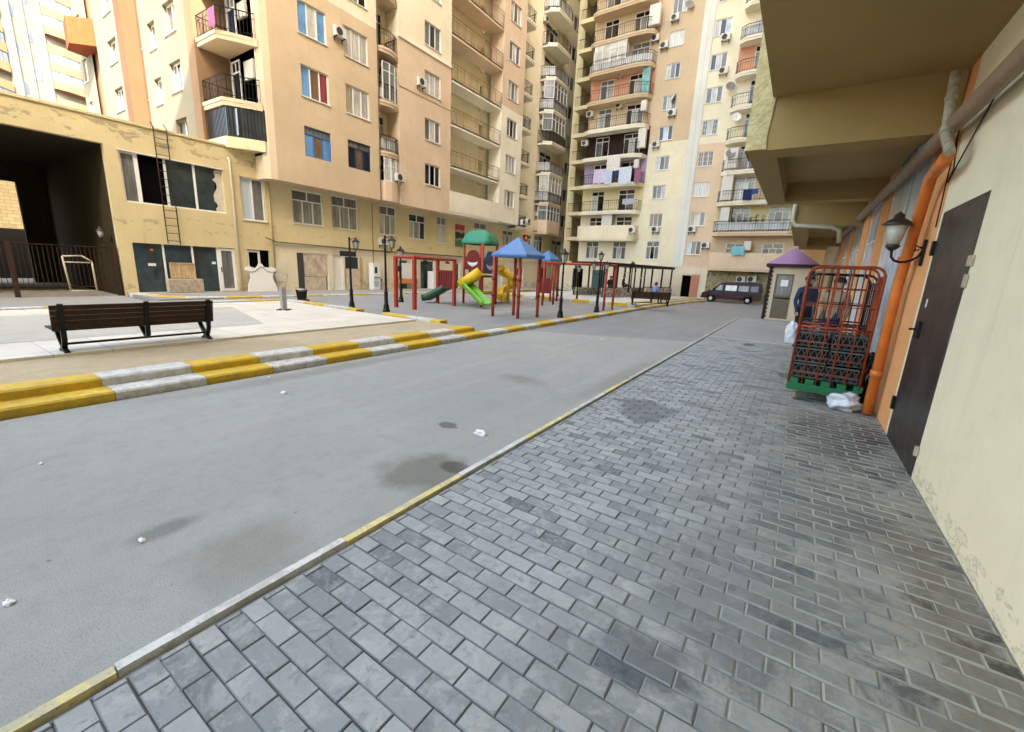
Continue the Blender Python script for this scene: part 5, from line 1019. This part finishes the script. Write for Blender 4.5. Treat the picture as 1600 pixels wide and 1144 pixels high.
# ------------------------------------------------------------------ AIR CONDITIONERS
def ac_unit(label):
    t = proto('air_conditioner', label, 'air conditioner', 'air conditioner outdoor units')
    MB().box(-.4, .4, -.36, -.06, 0, .56).build('casing', W_AC, t, bevel=.015)
    g_ = MB(lambda p_: (-.1+p_[0], -.362-p_[2], .28+p_[1])); g_.lathe([(.23, 0), (.23, .012), (.19, .015), (.0, .004)], n=20); g_.build('fan_grille', plain('ac_grille', (.05, .05, .05), .6), t)
    b_ = MB(); b_.box(-.3, -.26, -.38, 0, -.05, 0); b_.box(.26, .3, -.38, 0, -.05, 0); b_.box(-.3, -.26, -.03, 0, -.25, -.05); b_.box(.26, .3, -.03, 0, -.25, -.05); b_.build('bracket', W_DARK, t); return t
ACS = [('X', -19.6, 528, 60, 'cream air conditioner between the two top windows of the tan bay'), ('X', -19.6, 656, 136, 'air conditioner left of the peach bay window with the white curtain'),
       ('X', -20.6, 597, 383, 'air conditioner low on the yellow shop storey behind the swing-frame lamp post'), ('X', -19.55, 622, 284, 'air conditioner under the white glazed curved balcony'),
       ('X', -20.7, 851, 36, 'air conditioner highest beside the rounded balcony stack'), ('X', -20.7, 849, 145, 'air conditioner beside the white boxed-in rounded balcony, upper'), ('X', -20.7, 846, 197, 'air conditioner beside the white boxed-in rounded balcony, lower'),
       ('X', -19.55, 815, 352, 'left of two dark-faced air conditioners on the pale corner above the blue pavilion'), ('X', -19.55, 823, 350, 'right of two dark-faced air conditioners on the pale corner above the blue pavilion'), ('X', -20.7, 838, 338, 'air conditioner beside the peach bottom balcony of the rounded stack'),
       ('Y', 35.45, 970, 121, 'air conditioner on the salmon balcony wall'), ('Y', 35.45, 968, 170, 'air conditioner on the tan balcony wall one floor below the salmon one'), ('Y', 35.4, 923, 184, 'air conditioner at the left edge of the tower by the tan balcony'),
       ('Y', 35.4, 915, 229, 'air conditioner at the left edge of the tower by the brown balcony'), ('Y', 34.5, 988, 364, 'air conditioner on the solid cream balcony front with the white pole'), ('Y', 35.4, 1024, 66, 'air conditioner at the right end of the white glazed balcony'),
       ('Y', 35.45, 1055, 34, 'air conditioner under the top tan-strip window beside the dish'), ('Y', 35.45, 1038, 77, 'air conditioner left of the white-blind window'), ('Y', 35.45, 1050, 182, 'air conditioner under the window with the white dish'),
       ('Y', 35.45, 1025, 231, 'air conditioner below left of the window with blue curtains'), ('Y', 35.45, 1024, 363, 'air conditioner under the brown-blind window on the cream strip'),
       ('Y', 35.45, 1134, 65, 'air conditioner under the highest window right of the grey service strip'), ('Y', 35.45, 1130, 117, 'air conditioner under the second window down right of the grey service strip'),
       ('Y', 35.45, 1081, 363, 'air conditioner under the lower rose-wall window'), ('Y', 35.45, 1102, 388, 'air conditioner right of the lowest rose-wall window'),
       ('Y', 35.5, 1157, 441, 'left of two air conditioners on the painted wall above the van'), ('Y', 35.5, 1174, 441, 'right of two air conditioners on the painted wall above the van')]
ac0 = None
for ax, c, x, y, lab in ACS:
    if ax == 'X': u_, z_ = onX(c, x, y); loc, rz, s_ = (c, u_, z_), PI/2, .72
    else: u_, z_ = onY(c, x, y); loc, rz, s_ = (u_, c, z_), 0, .74
    if ac0 is None: ac0 = put(ac_unit(lab), loc, rz, s_)
    else: dup(ac0, loc, rz, lab, s_)
# ------------------------------------------------------------------ SATELLITE DISHES
def dish(label, mat):
    t = proto('satellite_dish', label, 'satellite dish', 'satellite dishes on the flats')
    xf = lambda p_: (p_[0], -.22-p_[2]*.9+p_[1]*.3, p_[1]*.95+p_[2]*.3)
    MB(xf).lathe([(.0, .0), (.15, .012), (.28, .045), (.38, .09), (.385, .082), (.28, .03), (.0, -.014)], n=22).build('reflector', mat, t)
    a = MB(); a.tube([(0, 0, -.1), (0, -.1, -.1), (0, -.2, 0)], .02, 6); a.tube([(0, -.2, -.36), (0, -.62, .0)], .012, 5); a.box(-.03, .03, -.68, -.6, -.03, .05); a.build('arm', W_GREY, t); return t
D_GREY = plain('dish_grey', (.22, .22, .22), .5); D_WHITE = plain('dish_white', (.68, .68, .66), .4)
for c, x, y, rz, m, lab in ((35.4, 1076, 10, .5, D_GREY, 'grey satellite dish beside the highest tan-strip window'), (35.4, 1056, 152, -1.0, D_WHITE, 'white satellite dish turned sideways over a tan-strip window'), (35.2, 1140, 137, .4, D_GREY, 'grey satellite dish at the left edge of the right balcony stack, upper'),
                           (34.9, 1141, 241, .2, D_GREY, 'grey satellite dish before the white cupboard of the right balcony stack'), (34.8, 1150, 185, .2, D_WHITE, 'white satellite dish on the pale right-hand balcony'), (10.1, 353, 112, -.3, W_DARK, 'dark satellite dish in the angular corner balcony')):
    u_, z_ = onY(c, x, y); put(dish(lab, m), (u_, c, z_), rz, .8 if c > 20 else .5)
# ------------------------------------------------------------------ LAUNDRY AND BALCONY CLUTTER
def cloth(label, mat, xf, u0, u1, z0, z1, o, name='hung_cloth', cat='laundry'):
    m = MB(xf); n = 10; rr = random.Random(int(u0*100)); ph = rr.uniform(0, 6); vs = []
    for side in (0, .012):
        for j in range(4):
            for i in range(n+1): vs.append((u0+(u1-u0)*i/n, o+side+.025*math.sin(ph+i*1.4)*(j/3.), z1+(z0-z1)*j/3+(.03*math.sin(ph+i*.9) if j == 3 else 0)))
    k = (n+1)*4; fs = []
    for s_ in (0, k):
        for j in range(3):
            for i in range(n): fs.append((s_+j*(n+1)+i, s_+j*(n+1)+i+1, s_+(j+1)*(n+1)+i+1, s_+(j+1)*(n+1)+i))
    m.add(vs, fs, True); o_ = m.build(name, mat, recalc=False); c = Vector(o_.data.vertices[0].co); o_.data.transform(Matrix.Translation(-c)); o_.location = c
    return tag(o_, label, cat, 'laundry on the balconies')
def clothY(label, Yp, x0, x1, y0, y1, col, nm):
    a, zt2 = onY(Yp, x0, y0); b2, zb2 = onY(Yp, x1, y1); return cloth(label, plain(nm, col, .8, .1, var=.2, nscale=9), FY(Yp), a, b2, zb2, zt2, 0)
YL = 34.42
clothY('pale lilac sheet hanging over the lavender balcony rail', YL, 929, 945, 266, 286, (.55, .50, .68), 'cloth_lilac'); clothY('pale blue towel hanging next to the lilac sheet', YL, 945.5, 955, 267, 288, (.45, .55, .72), 'cloth_blue')
clothY('light blue striped sheet hanging on the right of the lavender balcony', YL, 968, 985, 262, 287, (.55, .62, .72), 'cloth_stripe'); clothY('white awning sheet hung above the lavender balcony washing', YL+.05, 949, 968, 245, 266, (.66, .63, .60), 'cloth_white')
clothY('dark navy clothes hanging between the lilac and striped sheets', YL+.04, 955.5, 967, 267, 277, (.03, .04, .09), 'cloth_navy'); clothY('mauve shirt at the right end of the lavender balcony', YL, 992, 1000, 264, 284, (.28, .12, .20), 'cloth_mauve')
clothY('dark blue clothes drying on the right-hand balcony stack', YL, 1162, 1173, 296, 312, (.02, .03, .10), 'cloth_dkblue'); clothY('blue cloth drying right of the dark blue clothes', YL, 1175, 1184, 296, 303, (.05, .08, .25), 'cloth_royal'); clothY('turquoise cloth hanging over the solid peach balcony wall', YL, 1144, 1162, 385, 399, (.20, .48, .55), 'cloth_turq')
clothY('pink cloth hanging on the highest angular corner balcony', 8.95, 324, 337, 15, 38, (.45, .12, .24), 'cloth_pink'); clothY('grey bedding airing on the yellow-walled tower balcony', YL, 973, 991, 311, 319, (.42, .42, .50), 'cloth_grey')
def box_at(label, Yp, x0, x1, y0, y1, dep=.3, mat=None, name='cabinet', cat='cabinet', grp='white cupboards on the balconies'):
    a, zt2 = onY(Yp, x0, y0); b2, zb2 = onY(Yp, x1, y1); return one(MB(FY(Yp)).box(a, b2, -dep, 0, zb2, zt2), name, mat or W_AC, label, cat, grp, .01, (a, Yp, zb2))
for lab, x0, x1, y0, y1 in (('white cupboard at the right end of the brown balcony', 998, 1007, 201, 230), ('tall white cupboard at the right end of the highest tan balcony', 1016, 1030, 8, 36), ('white cupboard on the tan balcony under the salmon one', 1002, 1009, 157, 172), ('white cupboard on the lavender balcony', 991, 997, 249, 262), ('tall white cupboard at the left end of the yellow right-hand balcony', 1127, 1137, 324, 350),
                           ('white column cupboard on the right-hand balcony with navy washing', 1130, 1141, 273, 312), ('white cupboard behind the grey dish', 1136, 1150, 232, 262), ('white water heater box over the solid peach balcony', 1163, 1172, 377, 391), ('white partition on the solid cream balcony', 941, 955, 330, 353)): box_at(lab, 34.75, x0, x1, y0, y1)
box_at('white boiler box high in the upper angular corner balcony', 10.1, 369, 383, 6, 24, .16, mat=plain('boiler_cream', (.42, .40, .34), .5), name='boiler_box'); box_at('white boiler box in the lower angular corner balcony', 10.1, 380, 396, 97, 121, .16, mat=MATS['boiler_cream'], name='boiler_box')
def boxX(label, X, x0, x1, y0, y1, dep=.2):
    a, zt2 = onX(X, x0, y0); b2, zb2 = onX(X, x1, y1); return one(MB(FX(X)).box(a, b2, -dep, 0, zb2, zt2), 'boiler_box', W_AC, label, 'cabinet', 'white cupboards on the balconies', .01, (X, a, zb2))
boxX('white boiler box on the wall of the curved balcony, upper', -20.3, 631, 641, 17, 39); boxX('white boiler box on the wall of the curved balcony, lower', -20.3, 630, 641, 178, 198)
LEAF = plain('potted_leaves', (.02, .05, .012), .7, var=.5, nscale=30)
rr = random.Random(5)
for i in range(7):
    u_, z_ = onY(34.75, 1134+i*9.5, 346); m = MB(FY(34.75)); k = rr.uniform(.22, .42)
    for j in range(40): a_ = rr.uniform(0, 2*PI); q_ = rr.uniform(.02, .16); zc = rr.uniform(.0, k); c = Vector((u_+q_*math.cos(a_), -.1+q_*math.sin(a_), z_+.05+zc)); v1 = Vector((rr.uniform(-1, 1), rr.uniform(-1, 1), rr.uniform(-.3, 1)))*.06; v2 = Vector((rr.uniform(-1, 1), rr.uniform(-1, 1), rr.uniform(-1, 1)))*.03; m.quad(c-v1, c+v2, c+v1, c-v2)
    t = thing('pot_plant', 'leafy potted plant in the row on the yellow right-hand balcony', 'plant', (u_, 34.85, z_-.16), 'pot plants on the yellow balcony'); m.build('foliage', LEAF, t, recalc=False); MB().lathe([(.06, z_-.16), (.085, z_+.04), (.09, z_+.05)], u_, 34.85, 10).build('pot', plain('terracotta', (.30, .12, .06), .8), t)
# ------------------------------------------------------------------ THINGS ALONG THE SHOPS
sx_ = FX(-20.3)
u0, z0 = onX(-20.3, 388, 457); u1, z1 = onX(-20.3, 431, 413)
q = [(-.5, 0), (.5, 0), (.45, .3), (.36, .52), (.40, .72), (.52, .82), (.5, .92), (.36, .97), (.18, .90), (.1, .98), (.05, 1.08), (-.05, 1.08), (-.1, .98), (-.18, .90), (-.36, .97), (-.5, .92), (-.52, .82), (-.40, .72), (-.36, .52), (-.45, .3)]
mb = MB(lambda p_: (-20.3+p_[1]-.12*p_[2]/1.2, (u0+u1)/2+p_[0]*(u1-u0), .12+p_[2]*(z1-.12)/1.08)); mb.slab(q, -.03, .03)
brd = thing('ornate_board', 'white cut-out board with scrolled top leaning by the shop door', 'board', (-20.3, (u0+u1)/2, .12)); mb.build('board', W_WHITE, brd)
e = MB(lambda p_: (-20.26+p_[1]-.12*p_[2]/1.2, (u0+u1)/2+p_[0]*(u1-u0), .12+p_[2]*(z1-.12)/1.08)); e.tube([(-.5, 0, .8), (-.4, 0, .76), (-.2, 0, .78), (-.12, 0, .88), (-.05, 0, .95), (.05, 0, .95), (.12, 0, .88), (.2, 0, .78), (.4, 0, .76), (.5, 0, .8)], .015, 5); e.build('scroll_trim', W_GREY, brd)
# planter, drinking stand, payment terminal, leaning boards, poster, sign
x, y = onZ(.1, 472, 472)
t = thing('planter', 'dark brown square planter on a red foot behind the plaza kerb', 'planter', (x, y, .1)); MB().lathe([(.20, .2), (.26, .52), (.28, .54), (.24, .54)], x, y, 4, .3).build('pot', plain('planter_brown', (.014, .007, .006), .6), t); MB().box(x-.26, x+.26, y-.05, y+.05, .1, .2).box(x-.05, x+.05, y-.26, y+.26, .1, .2).build('foot', P_RED, t); 
MB().lathe([(.24, .5), (.1, .57), (0, .6)], x, y, 10).build('soil', plain('soil_grey', (.30, .29, .27), .9, var=.4), t)
x, y = onZ(.205, 444, 485)
t = thing('exercise_stand', 'grey steel post with an open wire trapezoid head standing on the plaza', 'stand', (x, y, .205)); c_ = math.cos(YAW); s_ = math.sin(YAW)
MB().box(x-.06, x+.06, y-.06, y+.06, .205, .84).build('post', W_GREY, t); w_ = MB()
pl = [(-.07, .84), (-.17, 1.19), (.17, 1.19), (.07, .84)]
for a, b_ in zip(pl, pl[1:]): w_.tube([(x+a[0]*c_, y+a[0]*s_, a[1]), (x+b_[0]*c_, y+b_[0]*s_, b_[1])], .012, 5)
w_.build('wire_head', W_GREY, t); MB().box(x-.2, x+.2, y-.03, y+.03, .205, .24).box(x-.03, x+.03, y-.2, y+.2, .205, .24).build('foot', W_DARK, t)
t = thing('payment_terminal', 'white payment terminal standing by the shop wall beside the boarded door', 'terminal', (-20.2, 16.1, .12)); MB(gx).box(15.85, 16.35, .15, .55, .12, 1.62).build('cabinet', W_WHITE, t, .02); MB(gx).box(15.95, 16.13, .551, .56, 1.05, 1.4).build('screen', G['t'], t); MB(gx).box(15.92, 16.28, .551, .60, .8, .86).build('shelf', W_GREY, t); MB(gx).box(15.9, 16.2, .551, .556, .3, .62).build('sticker', plain('sticker_blue', (.35, .48, .62)), t)
one(MB(gx).box(16.45, 16.62, .2, .36, .55, .75).box(16.5, 16.56, .25, .31, .12, .55), 'bin', plain('bin_blue', (.10, .25, .42), .5), 'small blue bin on a leg right of the white payment terminal', 'bin')
one(MB(gx).box(14.42, 15.3, .08, .12, .12, 1.25), 'board', M_PLYP, 'large pale board leaning across the doorway left of the payment terminal', 'board'); one(MB(gx).box(15.32, 15.5, .06, .11, .12, 1.85), 'plank', M_PLY, 'narrow light wood plank standing left of the payment terminal', 'plank')
t = thing('notice_stand', 'white notice board with an orange lower band behind the red swing posts', 'board', (-20.4, 18.9, .12)); MB(gx).box(18.25, 19.6, .12, .18, .75, 1.7).build('board', W_WHITE, t); MB(gx).box(18.0, 19.6, .10, .19, .45, .74).build('band', plain('orange_band', (.62, .25, .08), .6), t); MB(gx).box(18.3, 18.36, .12, .17, .12, .45).box(19.4, 19.46, .12, .17, .12, .45).build('leg', W_DARK, t)
one(MB(gx).box(20.55, 21.25, .1, .6, .12, 1.25).box(20.6, 21.2, .6, .62, .2, .6).box(20.6, 21.2, .6, .62, .66, 1.2), 'white_cabinet', W_WHITE, 'white cabinet outside the shop under the dark opening behind the swing frame', 'cabinet', None, .01)
po, nt, b = base('poster', .5, .3); tc = nt.nodes.new('ShaderNodeTexCoord'); sp = nt.nodes.new('ShaderNodeSeparateXYZ'); nt.links.new(tc.outputs['Generated'], sp.inputs[0])
zz = nd(nt, 'ShaderNodeMath', operation='MULTIPLY_ADD'); zz.inputs[1].default_value = .35; nt.links.new(noise(nt, tc.outputs['Generated'], 3.5, 3), zz.inputs[0]); nt.links.new(sp.outputs[2], zz.inputs[2])
c_ = ramp(nt, zz.outputs[0], [(.0, (.06, .18, .05)), (.5, (.28, .34, .22)), (.58, (.03, .025, .02)), (.84, (.40, .34, .30)), (.95, (.38, .03, .03))], 'CONSTANT'); nt.links.new(c_, b.inputs['Base Color'])
one(MB(gx).box(23.35, 24.3, .0, .05, 3.02, 4.52), 'poster', po, 'tall red and green poster on the yellow wall left of the green play tower roof', 'poster')
one(MB(gx).box(25.0, 25.5, .0, .03, 3.6, 4.4), 'poster', W_WHITE, 'plain white sheet on the yellow wall right of the tall poster', 'poster')
u_, z_ = onX(-20.55, 822, 372); t = thing('sign', 'small red sign with a white centre in a shop storey window above the blue pavilion', 'sign', (-20.5, u_, z_-.2)); MB(gx).box(u_-.3, u_+.3, .01, .05, z_-.3, z_+.28).build('panel', plain('sign_red', (.5, .04, .04), .5), t); MB(gx).box(u_-.13, u_+.13, .051, .06, z_-.1, z_+.1).build('emblem', W_WHITE, t)
# litter
PAPER = plain('paper', (.66, .66, .64), .7, var=.08)
for i, (px_, py_, s_, lab) in enumerate(((750, 678, .05, 'largest crumpled white paper on the road by the dark oil stain'), (443, 615, .035, 'crumpled white paper near the yellow and white roadside kerb'), (222, 845, .018, 'small tan scrap in the middle of the near road'), (14, 943, .02, 'white scrap at the far left of the near road'), (64, 725, .016, 'flat white scrap on the left of the road below the kerb'), (420, 590, .018, 'tiny white scrap at the foot of the roadside kerb'), (940, 530, .03, 'white scrap at the edge of the darker far road'))):
    x, y = onZ(0.0, px_, py_); crumple('litter', PAPER, lab, 'litter', (x, y, .001), (s_*1.25, s_*.75, s_*.5), 30+i, .75, 3, -.25)
# ------------------------------------------------------------------ PEOPLE
SKIN = plain('skin', (.42, .25, .17), .55, .4, var=.06); HAIR = plain('hair_dark', (.02, .015, .012), .6)
def person(label, J, cols, loc, rz, s=1.):
    """J: joints of a posed skeleton in metres (facing -y); one skinned body, coloured by the limb each face belongs to"""
    t = proto('person', label, 'person'); V = []; E_ = []; R = []; idx = {}
    def v(n_, p_, r_): idx[n_] = len(V); V.append(Vector(p_)); R.append(r_)
    rad = dict(pelvis=.145, waist=.13, chest=.155, neck=.055, head0=.075, head1=.10, head2=.075, shl=.07, shr=.07, ell=.048, elr=.048, wrl=.034, wrr=.034, hal=.036, har=.036, hil=.10, hir=.10, knl=.065, knr=.065, anl=.045, anr=.045, tol=.04, tor=.04, hel=.04, her=.04)
    for n_, p_ in J.items(): v(n_, p_, rad[n_])
    links = [('pelvis', 'waist'), ('waist', 'chest'), ('chest', 'neck'), ('neck', 'head0'), ('head0', 'head1'), ('head1', 'head2')] + [(a+k, b_+k) for k in 'lr' for a, b_ in (('sh', 'el'), ('el', 'wr'), ('wr', 'ha'), ('hi', 'kn'), ('kn', 'an'), ('an', 'to'))] + [('chest', 'shl'), ('chest', 'shr'), ('pelvis', 'hil'), ('pelvis', 'hir')]
    E_ = [(idx[a], idx[b_]) for a, b_ in links]
    for k in 'lr':
        w_, h_ = Vector(J['wr'+k]), Vector(J['ha'+k]); d = (h_-w_).normalized(); sd = d.cross(Vector((0, 1, .3))).normalized(); nn = sd.cross(d)
        for i, (o_, L) in enumerate(((-.027, .062), (-.009, .075), (.009, .07), (.026, .055))):
            a = len(V); V.append(h_+d*.03+sd*o_); R.append(.0095); V.append(h_+d*(.03+L*.55)+sd*o_*1.1+nn*.006); R.append(.0088); V.append(h_+d*(.03+L)+sd*o_*1.1+nn*.028); R.append(.0075); E_ += [(idx['ha'+k], a), (a, a+1), (a+1, a+2)]
        a = len(V); V.append(w_+d*.03+sd*-.04); R.append(.011); V.append(w_+d*.075+sd*-.06+nn*.012); R.append(.0095); E_ += [(idx['wr'+k], a), (a, a+1)]
    me = bpy.data.meshes.new('body'); me.from_pydata([tuple(p_) for p_ in V], E_, []); ob = bpy.data.objects.new('body', me); COL.objects.link(ob)
    ob.modifiers.new('skin', 'SKIN'); ob.modifiers.new('sub', 'SUBSURF').levels = 1
    for i, sv in enumerate(me.skin_vertices[0].data): sv.radius = (R[i], R[i]); sv.use_root = (i == 0)
    dg = bpy.context.evaluated_depsgraph_get(); m2 = bpy.data.meshes.new_from_object(ob.evaluated_get(dg)); ob.modifiers.clear(); ob.data = m2; bpy.data.meshes.remove(me)
    for m_ in (SKIN, cols[0], cols[1], W_BLK): m2.materials.append(m_)
    seg = []
    for (a, b_) in links:
        k = 0 if a in ('neck', 'head0', 'head1') or a[:2] == 'wr' else 1 if a in ('waist', 'chest') or a[:2] in ('sh', 'el') else 3 if a[:2] == 'an' else 2
        seg.append((Vector(J[a]), Vector(J[b_]), k, max(rad[a], rad[b_])))
    for p_ in m2.polygons:
        c = p_.center; best = min(seg, key=lambda g_: ((c - (g_[0]+(g_[1]-g_[0])*max(0, min(1, (c-g_[0]).dot(g_[1]-g_[0])/max(1e-6, (g_[1]-g_[0]).length_squared))))).length)/g_[3]); p_.material_index = best[2]; p_.use_smooth = True
    ob.parent = t; h1 = Vector(J['head1']); hd = (Vector(J['head2'])-Vector(J['head0'])).normalized()
    f = bmesh.new(); bmesh.ops.create_icosphere(f, subdivisions=3, radius=.108)
    for q_ in list(f.verts):
        if q_.co.z < -.01 and q_.co.y < .03 or q_.co.z < -.07: f.verts.remove(q_)
    hm = bpy.data.meshes.new('hair'); f.to_mesh(hm); f.free(); hm.materials.append(HAIR); ho = bpy.data.objects.new('hair', hm); COL.objects.link(ho); ho.location = h1+Vector((0, .012, .03)); ho.parent = t
    fc = MB(lambda p_: tuple(h1+Vector(p_)));
    fc.lathe([(.0, -.02), (.014, -.016), (.012, .0), (.0, .018)], 0, -.10, 8); fc.box(-.022, .022, -.099, -.092, -.052, -.044)
    for s2 in (-1, 1): fc.lathe([(.0, .012), (.011, .02), (.0, .03)], s2*.034, -.09, 6); fc.lathe([(.0, -.03), (.014, -.02), (.018, .01), (.0, .03)], s2*.098, .01, 6)
    fo = fc.build('face', SKIN, t); put(t, loc, rz, s); return t
def mir(d): 
    o_ = dict(d)
    for k, p_ in d.items():
        if k.endswith('l') and k[:-1]+'r' not in d: o_[k[:-1]+'r'] = (-p_[0], p_[1], p_[2])
    return o_
STAND = mir(dict(pelvis=(0, 0, .95), waist=(0, 0, 1.10), chest=(0, .0, 1.33), neck=(0, .01, 1.50), head0=(0, -.005, 1.57), head1=(0, -.01, 1.64), head2=(0, 0, 1.69), shl=(-.19, 0, 1.42), ell=(-.25, .02, 1.14), wrl=(-.24, -.08, .90), hal=(-.235, -.10, .84), hil=(-.10, 0, .88), knl=(-.11, -.02, .48), anl=(-.11, .02, .08), tol=(-.12, -.14, .04)))
SIT = mir(dict(pelvis=(0, 0, .50), waist=(0, .01, .64), chest=(0, .0, .87), neck=(0, -.02, 1.04), head0=(0, -.04, 1.11), head1=(0, -.06, 1.18), head2=(0, -.06, 1.23), shl=(-.19, 0, .96), ell=(-.25, -.06, .70), wrl=(-.16, -.28, .60), hal=(-.12, -.34, .58), hil=(-.10, -.04, .49), knl=(-.13, -.44, .50), anl=(-.13, -.42, .09), tol=(-.13, -.56, .05)))
NAVYC = plain('cloth_navy_jacket', (.02, .035, .075), .8); DARKC = plain('cloth_black', (.015, .015, .018), .8); BLUEC = plain('cloth_blue_shirt', (.16, .22, .42), .8)
person('man in a navy jacket standing behind the blue roll cage, mostly hidden', STAND, (NAVYC, DARKC), (.20, 12.6, .02), .6)
person('man in a tan jacket behind the roll cages, farther right', STAND, (plain('cloth_tan', (.30, .19, .11), .8), NAVYC), (.62, 10.0, .02), -.7, .97)
person('man in a blue shirt sitting on the brown bench by the pergola', SIT, (BLUEC, DARKC), (bx_+1.12*math.cos(YAW-.1)-.05*math.sin(YAW), by_+1.12*math.sin(YAW-.1)+.05*math.cos(YAW), .29), YAW+PI/2+.35, .78)
person('person in black sitting on the stone parapet under the pergola, farther left', SIT, (DARKC, DARKC), (-9.55, 25.0, .42), .9, .82)
person('person in black sitting under the pergola beside the other, farther right', SIT, (DARKC, DARKC), (-9.2, 26.3, .5), 1.8, .82)
# ------------------------------------------------------------------ LIGHT
EL, SAZ = math.radians(38), None
sd = Vector((.916, -.40, 0)).normalized(); sun_dir = Vector((sd.x*math.cos(EL), sd.y*math.cos(EL), math.sin(EL)))
wd = bpy.data.worlds.new('World'); S.world = wd; wd.use_nodes = True; nt = wd.node_tree; bg = nt.nodes['Background']
sky = nt.nodes.new('ShaderNodeTexSky'); sky.sky_type = 'NISHITA'; sky.sun_disc = False; sky.sun_elevation = EL; sky.sun_rotation = math.atan2(sd.x, sd.y); sky.dust_density = 4.0; sky.ozone_density = .6; sky.air_density = 1.0
nt.links.new(mix(nt, sky.outputs[0], (1.07, 1.0, .86), 1., 'MULTIPLY'), bg.inputs[0]); bg.inputs[1].default_value = .15
sl = bpy.data.lights.new('sun', 'SUN'); sl.energy = 2.0; sl.angle = math.radians(.5); sl.color = (1., .93, .82); so = bpy.data.objects.new('sun', sl); COL.objects.link(so); so.rotation_euler = sun_dir.to_track_quat('Z', 'Y').to_euler()
S.view_settings.view_transform = 'Standard'; S.view_settings.look = 'None'; S.view_settings.gamma = 1; S.view_settings.exposure = 3.45
S.cycles.max_bounces = 8; S.cycles.diffuse_bounces = 5; S.cycles.use_denoising = True
